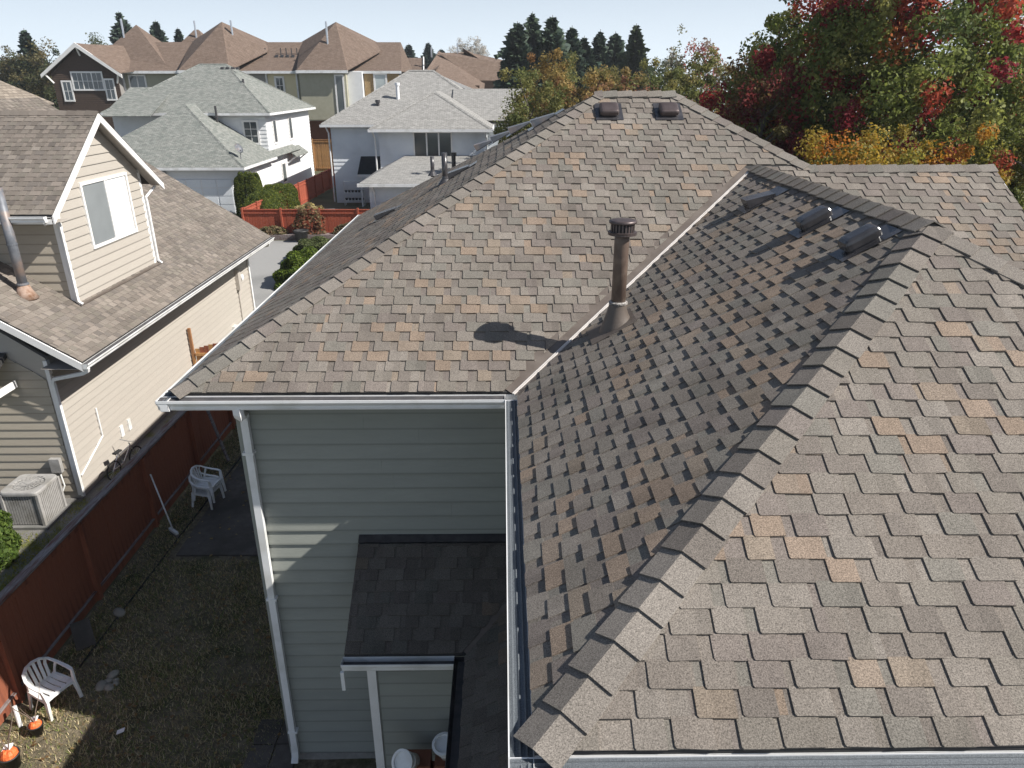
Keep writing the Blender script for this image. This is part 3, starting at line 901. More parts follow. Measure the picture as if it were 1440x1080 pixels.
hood_vent(SC, 3.15, 8.95, 'black_metal', 0.24, 0.34, 0.14, wedge=True)
hood_vent(SC, 3.18, 7.32, 'black_metal', 0.2, 0.33, 0.15)
hood_vent(SC, 3.18, 6.3, 'black_metal', 0.2, 0.33, 0.15)
hood_vent(SB, 0.0, 15.3, 'pipe_grey', 0.36, 0.42, 0.15, wedge=True, face='steel')
hood_vent(SB, -0.35, 15.85, 'pipe_grey', 0.36, 0.42, 0.15, wedge=True, face='steel')
hood_vent(SB, 0.35, 14.7, 'pipe_grey', 0.36, 0.42, 0.15, wedge=True, face='steel')
hood_vent(SB, 0.72, 13.05, 'pipe_grey', 0.36, 0.42, 0.15, wedge=True, face='steel')
hood_vent(SB, -2.15, 13.55, 'black_metal', 0.3, 0.4, 0.12, wedge=True)
hood_vent(SB, -0.75, 13.0, 'black_metal', 0.3, 0.4, 0.12, wedge=True)
for x, y, hh, r0 in ((-1.0, 12.85, 0.5, 0.05), (-1.62, 17.2, 0.4, 0.045)):
    z0 = ZE + SL * (x - XB)
    mb = HB(); mb.tube([(x, y, z0 - 0.05), (x, y, z0 + hh)], r0, 12); vp = mb.build('vent_pipe', 'black_metal', house, True)
    mb = HB(); mb.lathe([(r0 * 2.6, 0.0), (r0 * 1.2, 0.09), (r0 * 1.02, 0.14)], (x, y, z0 - 0.02), 14); mb.build('flashing_boot', 'black_metal', vp)

# the brown flue pipe with its cap
FX, FY = 1.24, 7.5
FZ = ZE + SL * (FX - XC)
mb = HB(); mb.lathe([(0.078, -0.1), (0.078, 0.9), (0.078, 1.03)], (FX, FY, FZ), 24)
flue = mb.build('flue_pipe', 'flue', house, True)
mb = HB(); mb.lathe([(0.088, 0.985), (0.15, 0.99), (0.15, 1.005), (0.152, 1.02), (0.13, 1.022)], (FX, FY, FZ), 28); mb.build('cap_ring', 'cap_metal', flue)
for k in range(22):
    th = 2 * math.pi * k / 22
    c, s_ = math.cos(th), math.sin(th)
    mb = HB(); mb.obox((FX + 0.122 * c, FY + 0.122 * s_, FZ + 1.065), (-0.0085 * s_, 0.0085 * c, 0), (0.002 * c, 0.002 * s_, 0), (0, 0, 0.047)); mb.build('cap_louvre', 'cap_metal', flue)
mb = HB(); mb.lathe([(0.118, 1.02), (0.118, 1.11)], (FX, FY, FZ), 24); mb.build('cap_core', 'dark', flue)
mb = HB(); mb.lathe([(0.122, 1.106), (0.142, 1.108), (0.145, 1.118), (0.143, 1.135), (0.12, 1.142), (0.07, 1.147), (0.0, 1.149)], (FX, FY, FZ), 28); mb.build('cap_lid', 'cap_metal', flue, True)
mb = HB()
n = 24
V = []
for rr, hh, tilt in ((0.165, 0.02, 1.0), (0.14, 0.08, 0.8), (0.106, 0.18, 0.35), (0.094, 0.25, 0.0)):
    for k in range(n):
        th = 2 * math.pi * k / n
        x = rr * math.cos(th) - (0.03 * tilt); y = rr * math.sin(th)
        V.append((FX + x, FY + y, FZ + hh + SL * x * tilt))
mb.add(V, [(i * n + k, i * n + (k + 1) % n, (i + 1) * n + (k + 1) % n, (i + 1) * n + k) for i in range(3) for k in range(n)])
mb.build('flashing_boot', 'brown_metal', flue, True)
mb = HB(); q = SC.ad(FX - 0.05, FY)
mb.obox(SC.p(q[0], q[1], 0.021), SC.A * 0.24, SC.U * 0.27, SC.N * 0.0015); mb.build('boot_plate', 'brown_metal', flue)
mb = HB()
pr_ = []
for k in range(9): pr_.append((0.094 + 0.008 * (k % 2) , 0.243 + 0.003 * k))
mb.lathe([(0.088, 0.24)] + pr_ + [(0.087, 0.275)], (FX, FY, FZ), 26); mb.build('storm_collar', 'sealant', flue)

# ------------------------------------------------------------------ the red fence between the yards
FXX = -7.68
fence = thing('fence', 'long dark red-brown board fence between the yard and the tan house', 'fence', (FXX, 14.0, 0))
FO = (FXX, 14.0, 0)
fr = random.Random(3)
fence_end = 24.0
y = 5.6
shared = []
for q in range(8):
    mb = MB(); w = 0.137; t = 0.018
    mb.box(-t / 2, t / 2, -w / 2, w / 2, 0, 1.66 + fr.uniform(-0.006, 0.006))
    shared.append(mb.mesh('board', 'red_fence'))
while y < fence_end:
    ob = bpy.data.objects.new('board', fr.choice(shared)); COL.objects.link(ob); ob.parent = fence
    ob.location = (fr.uniform(-0.004, 0.004), y - 14.0, 0.06); ob.rotation_euler = (fr.uniform(-0.006, 0.006), 0, fr.uniform(-0.02, 0.02))
    y += 0.141
for y in np.arange(6.2, fence_end + 0.5, 2.42):
    mb = MB(FO); mb.box(FXX + 0.012, FXX + 0.10, y - 0.045, y + 0.045, 0, 1.70); mb.build('post', 'red_fence', fence)
mb = MB(FO); mb.box(FXX + 0.012, FXX + 0.05, 5.6, fence_end, 1.60, 1.69); mb.build('top_rail', 'red_fence', fence)
for a, b in ((5.6, 9.2), (9.2, 12.9), (12.9, 17.0), (17.0, 21.0), (21.0, fence_end)):
    mb = MB(FO); mb.beam((FXX + 0.02, a + 0.003, 1.765 + fr.uniform(-0.004, 0.004)), (FXX + 0.02, b - 0.003, 1.765 + fr.uniform(-0.004, 0.004)), 0.16, 0.04); mb.build('cap_rail', 'worn', fence)
    mb = MB(FO); mb.beam((FXX + 0.035, a + 0.003, 0.13 + fr.uniform(-0.01, 0.01)), (FXX + 0.035, b - 0.003, 0.13 + fr.uniform(-0.01, 0.01)), 0.05, 0.16); mb.build('bottom_rail', 'red_fence', fence)
    mb = MB(FO); mb.beam((FXX + 0.04, a + 0.01, 0.225), (FXX + 0.04, b - 0.01, 0.222), 0.055, 0.018); mb.build('rail_cap', 'worn', fence)

# things leaning on or standing by the fence
mb = MB(); mb.tube([(-7.1, 13.1, 0.1), (-7.56, 13.5, 1.25)], 0.016, 8)
broom = thing('broom', 'white broom handle leaning against the red fence', 'broom', (-7.1, 13.1, 0))
mb = MB((-7.1, 13.1, 0)); mb.tube([(-7.12, 13.12, 0.16), (-7.56, 13.52, 1.28)], 0.017, 8); mb.build('handle', 'plastic', broom, True)
mb = MB((-7.1, 13.1, 0)); mb.obox((-7.1, 13.1, 0.12), (0.12, -0.1, 0), (0.02, 0.024, 0), (0, 0, 0.03)); mb.build('head', 'plastic', broom)
mb = MB((-7.1, 13.1, 0)); mb.obox((-7.09, 13.09, 0.06), (0.12, -0.1, 0), (0.016, 0.02, 0), (0, 0, 0.04)); mb.build('bristles', 'pipe_grey', broom)
mb = MB(); mb.beam((-7.05, 16.3, 0.06), (-7.6, 16.75, 1.5), 0.09, 0.04, up=(1, 0, 0.4))
tag(mb.build('timber_stud', 'worn'), 'weathered timber stud leaning on the red fence behind the stacked chairs', 'timber')
mb = MB(); mb.beam((-7.2, 9.75, 0.02), (-7.45, 10.1, 0.3), 0.3, 0.03)
tag(mb.build('concrete_tile', 'pad'), 'grey concrete tile propped against the foot of the red fence', 'tile')

# monobloc plastic chairs
def make_chair(label, loc, rz, group):
    c = thing('chair', label, 'chair', loc, rz, group)
    def arc(n, f): return [f(i / (n - 1)) for i in range(n)]
    # seat: dished, with slots between slats
    for k in range(5):
        yy = -0.19 + 0.095 * k
        mb = MB()
        pts = [(-0.2 + 0.44 * i / 8, yy * (1 + 0.12 * i / 8), 0.415 - 0.022 * math.sin(math.pi * (i / 8)) - 0.002 * i + 0.0 + (0.014 * (i / 8) ** 2) - (0.03 if i == 8 else 0)) for i in range(9)]
        mb.ribbon(pts, 0.082, 0.016); mb.build('seat_slat', 'plastic', c)
    mb = MB()
    mb.ribbon([(0.245, -0.26, 0.375), (0.25, -0.13, 0.395), (0.25, 0.13, 0.395), (0.245, 0.26, 0.375)], 0.05, 0.05)
    mb.ribbon([(-0.2, -0.235, 0.40), (0.0, -0.25, 0.395), (0.24, -0.262, 0.385)], 0.05, 0.05)
    mb.ribbon([(-0.2, 0.235, 0.40), (0.0, 0.25, 0.395), (0.24, 0.262, 0.385)], 0.05, 0.05)
    mb.ribbon([(-0.205, -0.235, 0.40), (-0.21, 0.235, 0.40)], 0.05, 0.045)
    mb.build('seat_frame', 'plastic', c)
    # one band: arm - back top - arm
    band = [(0.24, -0.285, 0.63), (0.14, -0.292, 0.645), (0.0, -0.29, 0.655), (-0.13, -0.272, 0.69), (-0.235, -0.222, 0.755), (-0.295, -0.12, 0.81), (-0.31, 0, 0.825),
            (-0.295, 0.12, 0.81), (-0.235, 0.222, 0.755), (-0.13, 0.272, 0.69), (0.0, 0.29, 0.655), (0.14, 0.292, 0.645), (0.24, 0.285, 0.63)]
    mb = MB(); mb.ribbon(band, [0.055, 0.06, 0.055, 0.05, 0.05, 0.055, 0.06, 0.055, 0.05, 0.05, 0.055, 0.06, 0.055], 0.02); mb.build('arm_band', 'plastic', c)
    for k in range(5):
        yy = -0.15 + 0.075 * k
        mb = MB(); mb.ribbon([(-0.205, yy, 0.40), (-0.225, yy * 1.05, 0.52), (-0.262, yy * 1.12, 0.68), (-0.292 + 0.06 * abs(yy / 0.15) ** 2, yy * 1.2, 0.80)], 0.05, 0.012, up=(1, 0, 0)); mb.build('back_slat', 'plastic', c)
    for sx, sy in ((1, -1), (1, 1), (-1, -1), (-1, 1)):
        mb = MB()
        if sx > 0:
            mb.ribbon([(0.245, sy * 0.288, 0.63), (0.255, sy * 0.275, 0.50), (0.265, sy * 0.268, 0.38), (0.285, sy * 0.285, 0.18), (0.295, sy * 0.295, 0.0)], [0.05, 0.075, 0.085, 0.06, 0.045], 0.028, up=(0, 1, 0))
            mb.ribbon([(0.262, sy * 0.25, 0.40), (0.285, sy * 0.268, 0.18), (0.295, sy * 0.275, 0.0)], [0.06, 0.045, 0.035], 0.02, up=(1, 0, 0))
        else:
            mb.ribbon([(-0.205, sy * 0.232, 0.42), (-0.235, sy * 0.245, 0.2), (-0.27, sy * 0.26, 0.0)], [0.075, 0.06, 0.045], 0.028, up=(0, 1, 0))
            mb.ribbon([(-0.21, sy * 0.215, 0.42), (-0.25, sy * 0.235, 0.2), (-0.28, sy * 0.24, 0.0)], [0.05, 0.045, 0.035], 0.02, up=(1, 0, 0))
        mb.build('leg', 'plastic', c)
    for sy in (-1, 1):
        mb = MB(); mb.ribbon([(-0.13, sy * 0.27, 0.68), (-0.17, sy * 0.25, 0.54), (-0.2, sy * 0.238, 0.41)], 0.045, 0.018, up=(0, 1, 0)); mb.build('back_post', 'plastic', c)
    c.scale = (0.88, 0.88, 0.88)
    return c
ch1 = make_chair('single white plastic garden armchair beside the fence in the sunlit corner', (-7.05, 8.55, 0.025), R_(-24), 'white plastic garden chairs')
ch2 = copy_tree(ch1); ch2.location = (-6.85, 14.35, 0.045); ch2.rotation_euler = (0, 0, R_(-10))
ch2['label'] = 'lower white plastic armchair of the stacked pair on the concrete pad'
ch3 = copy_tree(ch1); ch3.location = (-6.79, 14.36, 0.215); ch3.rotation_euler = (0, 0, R_(-8))
ch3['label'] = 'upper white plastic armchair of the stacked pair on the concrete pad'

# nursery pots, stones, blocks in the yard corner
def nursery_pot(label, x, y, sc):
    p = thing('plant_pot', label, 'pot', (x, y, 0.02))
    mb = MB(); mb.lathe([(0.10 * sc, 0.0), (0.135 * sc, 0.24 * sc), (0.145 * sc, 0.24 * sc), (0.147 * sc, 0.265 * sc), (0.13 * sc, 0.265 * sc), (0.125 * sc, 0.2 * sc), (0.0, 0.2 * sc)], n=22); mb.build('pot_body', 'pot', p, True)
    mb = MB(); r = random.Random(int(x * 99)); n = 14
    rows = [(0.115, 0.19), (0.12, 0.24), (0.11, 0.3), (0.07, 0.34), (0.0, 0.345)]
    V = []
    for rr, hh in rows:
        for k in range(n):
            th = 2 * math.pi * k / n; q = r.uniform(0.85, 1.12)
            V.append((rr * sc * q * math.cos(th), rr * sc * q * math.sin(th), hh * sc * r.uniform(0.95, 1.05)))
    mb.add(V, [(i * n + k, i * n + (k + 1) % n, (i + 1) * n + (k + 1) % n, (i + 1) * n + k) for i in range(4) for k in range(n)])
    mb.build('orange_bag', 'orange', p)
    mb = MB(); mb.obox((-0.03 * sc, 0.05 * sc, 0.35 * sc), (0.06 * sc, 0.01, 0.01), (0, 0.045 * sc, 0.02), (0, -0.006, 0.012)); mb.build('white_tag', 'bag', p)
    for k in range(3):
        a = r.uniform(0, 6.28); mb = MB(); b = (math.cos(a), math.sin(a))
        mb.tube([(0, 0, 0.3 * sc), (b[0] * 0.06, b[1] * 0.06, 0.55 * sc), (b[0] * 0.17, b[1] * 0.17, 0.85 * sc), (b[0] * 0.2, b[1] * 0.24, 1.1 * sc)], [0.009, 0.007, 0.005, 0.002], 6); mb.build('twig', 'twig', p)
    return p
nursery_pot('black nursery pot with an orange bag and bare twigs beside the single chair', -6.98, 7.98, 0.72)
nursery_pot('larger black nursery pot with an orange bag beside the pale concrete block', -7.0, 7.42, 0.92)
mb = MB(); mb.tube([(-7.33, 8.12, 0.02), (-7.37, 8.18, 0.36)], 0.03, 10)
tag(mb.build('plant_stake', 'plastic'), 'short thick white stake standing in the grass at the foot of the lit fence', 'stake')
mb = MB(); mb.box(-7.62, -7.42, 7.25, 7.65, 0.01, 0.2); tag(mb.build('concrete_block', 'concrete'), 'pale concrete block lying against the sunlit end of the fence', 'block')
def stone(x, y, rx, ry, rz, label, seed):
    r = random.Random(seed); mb = MB(); n = 12; V = []
    rows = [(0.35, -0.9), (0.8, -0.55), (1, 0), (0.85, 0.5), (0.45, 0.88), (0.0, 1.0)]
    for f, h in rows:
        for k in range(n):
            th = 2 * math.pi * k / n
            q = f * (1 + 0.1 * math.sin(2 * th + seed) + r.uniform(-0.03, 0.03))
            V.append((rx * q * math.cos(th), ry * q * math.sin(th), rz * h))
    mb.add(V, [(i * n + k, i * n + (k + 1) % n, (i + 1) * n + (k + 1) % n, (i + 1) * n + k) for i in range(5) for k in range(n)] + [tuple(range(n))[::-1]])
    o = mb.build('stone', 'stone', None, True); o.location = (x, y, rz * 0.7 + 0.01); o.rotation_euler = (0, 0, seed)
    return tag(o, label, 'stone', 'stones in the yard')
SL_ = 'smooth round stone in the little stone cluster on the yard grass'
for i, (x, y, a, b, c) in enumerate(((-6.42, 9.1, .1, .085, .06), (-6.50, 8.87, .11, .09, .055), (-6.36, 8.84, .09, .075, .05), (-6.43, 8.98, .075, .06, .045), (-6.32, 8.99, .055, .05, .04), (-6.29, 8.92, .055, .05, .04))):
    stone(x, y, a, b, c, SL_, i + 1)
stone(-7.05, 10.6, .14, .1, .07, 'flat grey stone lying alone near the dark edging strip', 9)
mb = MB(); mb.obox((-5.75, 7.98, 0.06), (0.05, 0.02, 0.01), (-0.01, 0.035, 0), (0, 0, 0.006)); tag(mb.build('paper_scrap', 'bag'), 'small white paper scrap lying on the shaded grass', 'litter')

# grass of the yard (uncountable)
def blades(name, label, regions, n, hmin, hmax, cols, seed, keep=None):
    g = np.random.default_rng(seed)
    w = np.array([(b - a) * (d - c) for a, b, c, d in regions]); w = w / w.sum()
    idx = g.choice(len(regions), n, p=w); R4 = np.array(regions)[idx]
    x = R4[:, 0] + (R4[:, 1] - R4[:, 0]) * g.random(n); y = R4[:, 2] + (R4[:, 3] - R4[:, 2]) * g.random(n)
    dens = 0.5 + 0.5 * np.sin(x * 2.3 + 1.3 * np.sin(y * 1.1)) * np.sin(y * 1.9 + np.sin(x * 3.1))
    k = g.random(n) < (0.25 + 0.75 * dens)
    x, y, dens = x[k], y[k], dens[k]; n = len(x)
    h = g.uniform(hmin, hmax, n); th = g.uniform(0, 6.283, n); lean = g.uniform(0.3, 1.5, n) * h; wd = g.uniform(0.003, 0.011, n)
    dx, dy = np.cos(th), np.sin(th)
    z0 = np.full(n, 0.005)
    V = np.stack([np.stack([x - dy * wd, y + dx * wd, z0], 1), np.stack([x + dy * wd, y - dx * wd, z0], 1),
                  np.stack([x + dx * lean, y + dy * lean, z0 + h], 1)], 1).reshape(-1, 3)
    C = np.array(cols)[g.integers(0, len(cols), n)] * g.uniform(0.75, 1.25, (n, 1))
    o = npmesh(name, V, np.arange(3 * n).reshape(-1, 3), np.repeat(C, 3, 0), 'grass')
    return tag(o, label, 'grass', kind='stuff')
blades('grass', 'short dry patchy grass growing over the yard', [(-7.55, -3.3, 5.0, 12.2), (-7.55, -6.9, 12.2, 20)], 120000, 0.025, 0.075,
       [(0.456, 0.372, 0.216), (0.576, 0.480, 0.300), (0.216, 0.228, 0.072), (0.360, 0.312, 0.156), (0.144, 0.180, 0.054), (0.264, 0.192, 0.102)], 5)
g = np.random.default_rng(77); n = 900
x = g.uniform(-7.5, -3.3, n); y = g.uniform(5.5, 19, n); th = g.uniform(0, 6.28, n); sz = g.uniform(0.015, 0.045, n); zz = g.uniform(0.03, 0.07, n)
V = np.stack([np.stack([x + sz * np.cos(th + k * 1.571), y + sz * (0.6 if k % 2 else 1.0) * np.sin(th + k * 1.571), zz + g.uniform(-0.01, 0.015, n)], 1) for k in range(4)], 1).reshape(-1, 3)
K = np.array([(0.3, 0.19, 0.08), (0.22, 0.13, 0.06), (0.38, 0.27, 0.12), (0.2, 0.17, 0.08)])[g.integers(0, 4, n)]
tag(npmesh('fallen_leaves', V, np.arange(4 * n).reshape(-1, 4), np.repeat(K, 4, 0), 'leaf'), 'brown fallen leaves scattered over the yard grass', 'leaves', kind='stuff')
blades('moss', 'yellow-green moss and weeds between the fence and the air conditioner', [(-9.9, -9.0, 10.5, 14.6), (-11.5, -9.3, 10.0, 13.2)], 9000, 0.02, 0.07,
       [(0.2, 0.2, 0.03), (0.26, 0.24, 0.035), (0.14, 0.16, 0.03)], 6)

# pails on a stand beside the porch wall
def pail(label, loc, tilt, mat):
    p = thing('pail', label, 'pail', loc); p.rotation_euler = tilt
    mb = MB(); mb.lathe([(0.085, 0.0), (0.1, 0.12), (0.106, 0.125), (0.106, 0.14), (0.102, 0.145), (0.11, 0.2), (0.116, 0.205), (0.116, 0.22), (0.112, 0.225), (0.115, 0.25)], n=26); mb.build('pail_body', mat, p, True)
    mb = MB(); mb.lathe([(0.108, 0.245), (0.14, 0.25), (0.142, 0.27), (0.11, 0.275), (0.106, 0.255)], n=26); mb.build('rim', mat, p)
    mb = MB(); mb.lathe([(0.106, 0.235), (0.05, 0.24), (0.0, 0.241)], n=26); mb.build('lid_disc', 'glass_pale', p)
    return p
st = thing('plant_stand', 'brown wooden stand by the porch wall carrying two white pails', 'stand', (-0.85, 6.25, 0))
mb = MB((-0.85, 6.25, 0)); mb.box(-1.2, -0.5, 6.1, 6.42, 1.2, 1.25); mb.build('shelf', 'wall_rust', st)
for x in (-1.18, -0.54):
    for yy in (6.12, 6.38):
        mb = MB((-0.85, 6.25, 0)); mb.box(x, x + 0.04, yy, yy + 0.04, 0, 1.2); mb.build('leg', 'wall_rust', st)
mb = MB(); mb.box(-1.2, -0.9, 6.14, 6.38, 1.252, 1.5); tag(mb.build('wooden_block', 'wall_rust'), 'brown wooden block carrying the tipped white pail', 'block')
mb = MB(); mb.box(-0.85, -0.55, 6.14, 6.4, 1.252, 1.5); tag(mb.build('wooden_block', 'wall_rust'), 'brown wooden block carrying the upright white pail', 'block')
pail('white ribbed pail tipped towards the yard on the brown stand', (-1.1, 6.22, 1.5), (R_(38), R_(-32), 0), 'plastic')
pail('white ribbed pail standing upright against the porch wall', (-0.7, 6.3, 1.502), (R_(14), R_(-8), 0), 'plastic')

# ------------------------------------------------------------------ the tan house next door
TSL = 0.65; TZ = 3.55; TX = -8.9
NT = math.sqrt(1 + TSL * TSL)
TO = (-12, 20, 0)
tan = thing('house', 'tan lap-sided house with brown shingled roof and a gabled dormer beyond the red fence', 'house', TO)
def TB(): return MB(TO)
ST = Slope((TX, 0, TZ), (0, 1, 0), (-1, 0, TSL))
def far_tint(r):
    c = r.choice([(0.245, 0.215, 0.185), (0.28, 0.248, 0.215), (0.21, 0.185, 0.16), (0.235, 0.212, 0.18), (0.262, 0.228, 0.197), (0.2, 0.178, 0.158)])
    k = r.uniform(0.62, 0.86); return (c[0] * k, c[1] * k * 0.985, c[2] * k * 0.985)
def plain_shingles(mb, sl, a0, a1, dmax, hps, seed, expo=0.143, tone=1.0):
    """simple laminated courses for a neighbouring roof: strips with a lifted lower edge and raised tabs"""
    r = random.Random(seed); off = r.random()
    for k in range(int(math.ceil(dmax / expo))):
        d0 = k * expo; d1 = min(d0 + expo + 0.012, dmax)
        if d1 - d0 < 0.02: continue
        q = clip([(*sl.p(x, d).xy, x, d) for x, d in ((a0, d0), (a1, d0), (a1, d1), (a0, d1))], hps)
        if q:
            V, F = prism(sl, q, 0, 0.0005, d0); c = far_tint(r); mb.add(V, F, tuple(x * tone for x in c))
        off -= 0.174 + r.uniform(-0.02, 0.02)
        a = off + math.floor(a0 - off) - 1; i = r.randrange(4)
        while a < a1:
            w = TABS[i % 4] + r.uniform(-0.03, 0.03); x0, x1 = max(a, a0), min(a + w, a1)
            a += TABS[i % 4] + GAPS[i % 4]; i += 1
            if x1 - x0 < 0.02: continue
            q = clip([(*sl.p(x, d).xy, x, d) for x, d in ((x0, d0), (x1, d0), (x1, d1), (x0, d1))], hps)
            if q:
                V, F = prism(sl, q, 0.005, 0.001, d0); c = far_tint(r); mb.add(V, F, tuple(x * tone for x in c))
DX = -9.97; DY0, DY1 = 16.38, 20.48; DYC = 18.43; DZ = 8.34; DSL = 0.72; DH = 2.72
DZE = DZ - DSL * DH
mb = TB()
def tdeck(pts, sl, t=0.05):
    mb.extrude([sl.p(*sl.ad(x, y), -0.003) for x, y in pts], (0, 0, -t))
tdeck([(TX, 14.3), (TX, 27.7), (-16.5, 27.7), (-16.5, 14.3)], ST)
SD1 = Slope((0, DYC - DH, DZE), (1, 0, 0), (0, 1, DSL)); SD2 = Slope((0, DYC + DH, DZE), (-1, 0, 0), (0, -1, DSL))
tdeck([(-17, DYC - DH), (DX + 0.32, DYC - DH), (DX + 0.32, DYC), (-17, DYC)], SD1)
tdeck([(-17, DYC), (DX + 0.32, DYC), (DX + 0.32, DYC + DH), (-17, DYC + DH)], SD2)
STB = Slope((-24.1, 0, TZ), (0, -1, 0), (1, 0, TSL))
tdeck([(-24.1, 14.3), (-16.5, 14.3), (-16.5, 27.7), (-24.1, 27.7)], STB)
troof = mb.build('roof', 'felt', tan)
mb = TB()
plain_shingles(mb, ST, 14.3, 27.7, 7.6 * NT, [], 31)
plain_shingles(mb, SD1, -17, DX + 0.33, DH * math.sqrt(1 + DSL ** 2), [], 32)
plain_shingles(mb, SD2, 17 - 34, 17, 0.01, [], 33)
plain_shingles(mb, SD2, -DX - 0.33, 17, DH * math.sqrt(1 + DSL ** 2), [], 34)
tag(mb.build('shingles', 'shingle_far', troof), kind='stuff')
for k in range(30):
    x0 = DX + 0.33 - k * 0.22; mb = TB(); c = far_tint(rng); c = tuple(v * 0.8 for v in c)
    V = []
    for x, l in ((x0, 0.022), (x0 - 0.27, 0.034)):
        for dy, dz in ((-0.13, -0.13 * DSL), (0, 0.01), (0.13, -0.13 * DSL)): V.append((x, DYC + dy, DZ + dz + l))
    V += [(a, b, z - 0.012) for a, b, z in V]
    mb.add(V, [(0, 1, 4, 3), (1, 2, 5, 4), (6, 9, 10, 7), (7, 10, 11, 8), (0, 6, 7, 1), (1, 7, 8, 2), (3, 4, 10, 9), (4, 5, 11, 10), (0, 3, 9, 6), (2, 8, 11, 5)], c)
    mb.build('ridge_cap', 'shingle_far', troof)
# walls
mb = TB()
WX, WY0, WY1 = -9.89, 14.65, 27.55
mb.box(-23.2, WX - 0.01, WY0 + 0.01, WY1, 0, 3.5)
# gable infill facing the yard end, and the dormer body
mb.extrude([(WX - 0.01, WY0 + 0.01, 3.5), (-16.5, WY0 + 0.01, TZ + TSL * (-16.5 - TX) * -1 - 0.08), (-23.2, WY0 + 0.01, 3.5)], (0, 0.1, 0))
mb.box(-16.5, DX - 0.01, DY0 + 0.01, DY1 - 0.01, 3.4, DZ - DSL * (DYC - DY0) - 0.05)
mb.extrude([(DX - 0.01, DY0 + 0.01, DZ - DSL * 2.05 - 0.06), (DX - 0.01, DY1 - 0.01, DZ - DSL * 2.05 - 0.06), (DX - 0.01, DYC, DZ - 0.07)], (-0.1, 0, 0))
twall = mb.build('wall', 'tan', tan)
siding(twall, 'tan', (WX, WY0, 0), (0, 1, 0), (1, 0, 0), 0.2, 3.45, lambda z: (0.02, WY1 - WY0), 0.18, TB, joints=0.5, seed=4)
def gspan(z):
    top = (TZ - 0.15 - z) / TSL
    return (max(0.1, 0.1 + (z - 3.05) / TSL if z > 3.05 else 0.1), 6.5)
siding(twall, 'tan_dark', (WX, WY0, 0), (-1, 0, 0), (0, -1, 0), 0.2, 6.9, gspan, 0.2, TB, seed=5, lap=0.024)
dz0 = lambda: 0
siding(twall, 'tan', (DX, DY0, 0), (0, 1, 0), (1, 0, 0), 4.15, DZ - 0.2, lambda z: ((0.03 + max(0, (z - (DZ - DSL * 2.05 - 0.1)) / DSL)), DY1 - DY0 - 0.03 - max(0, (z - (DZ - DSL * 2.05 - 0.1)) / DSL)), 0.215, TB, seed=6)
siding(twall, 'tan_dark', (DX, DY0, 0), (-1, 0, 0), (0, -1, 0), 4.1, 6.7, lambda z: (0.08, 5.5), 0.215, TB, seed=7, lap=0.024)
# trim
def tbox(name, *b, mat='whitewood'):
    mb = TB(); mb.box(*b); return mb.build(name, mat, tan)
tbox('corner_board', WX - 0.06, WX + 0.025, WY0 - 0.03, WY0 + 0.08, 0.1, 3.45)
tbox('corner_board', WX - 0.06, WX + 0.02, WY1 - 0.1, WY1 + 0.02, 0.1, 3.4)
tbox('corner_board', DX - 0.1, DX + 0.025, DY0 - 0.03, DY0 + 0.09, 4.2, DZE + 0.42)
tbox('corner_board', DX - 0.1, DX + 0.025, DY1 - 0.09, DY1 + 0.03, 4.2, DZE + 0.42)
tbox('base_flashing', DX + 0.004, DX + 0.14, DY0 - 0.1, DY1 + 0.1, 4.19, 4.215, mat='brown_metal')
gutter((TX + 0.005, 14.25, TZ - 0.03), (TX + 0.005, 27.72, TZ - 0.03), (1, 0, 0), tan, True, B=TB, gmat='gutter_in')
tbox('fascia', TX - 0.03, TX, 14.32, 27.68, TZ - 0.22, TZ - 0.045)
tbox('soffit', WX, TX - 0.035, 14.4, 27.6, TZ - 0.21, TZ - 0.2, mat='soffit')
# rake boards: front gable and dormer
mb = TB(); mb.extrude([(TX, 14.28, TZ - 0.02), (-16.5, 14.28, TZ + TSL * 7.6 - 0.02), (-16.5, 14.28, TZ + TSL * 7.6 - 0.2), (TX, 14.28, TZ - 0.2)], (0, -0.03, 0)); mb.build('rake_board', 'whitewood', tan)
for sg in (-1, 1):
    mb = TB(); x = DX + 0.31
    mb.extrude([(x, DYC, DZ - 0.03), (x, DYC + sg * DH, DZE - 0.03), (x, DYC + sg * DH, DZE - 0.2), (x, DYC, DZ - 0.22)], (0.035, 0, 0)); mb.build('rake_board', 'whitewood', tan)
    mb = TB(); mb.extrude([(x - 0.03, DYC + sg * 0.02, DZ - 0.06), (x - 0.03, DYC + sg * DH, DZE - 0.06), (x - 0.03, DYC + sg * DH, DZE - 0.09), (x - 0.03, DYC + sg * 0.02, DZ - 0.09)], (-0.3, 0, 0)); mb.build('rake_soffit', 'soffit', tan)
gutter((-16.5, DYC - DH - 0.005, DZE - 0.03), (DX + 0.2, DYC - DH - 0.005, DZE - 0.03), (0, -1, 0), tan, True, B=TB, gmat='gutter_in')
tbox('fascia', -16.5, DX + 0.28, DYC - DH, DYC - DH + 0.02, DZE - 0.2, DZE - 0.05)
tbox('soffit', -16.5, DX + 0.27, DYC - DH + 0.022, DY0, DZE - 0.2, DZE - 0.19, mat='soffit')
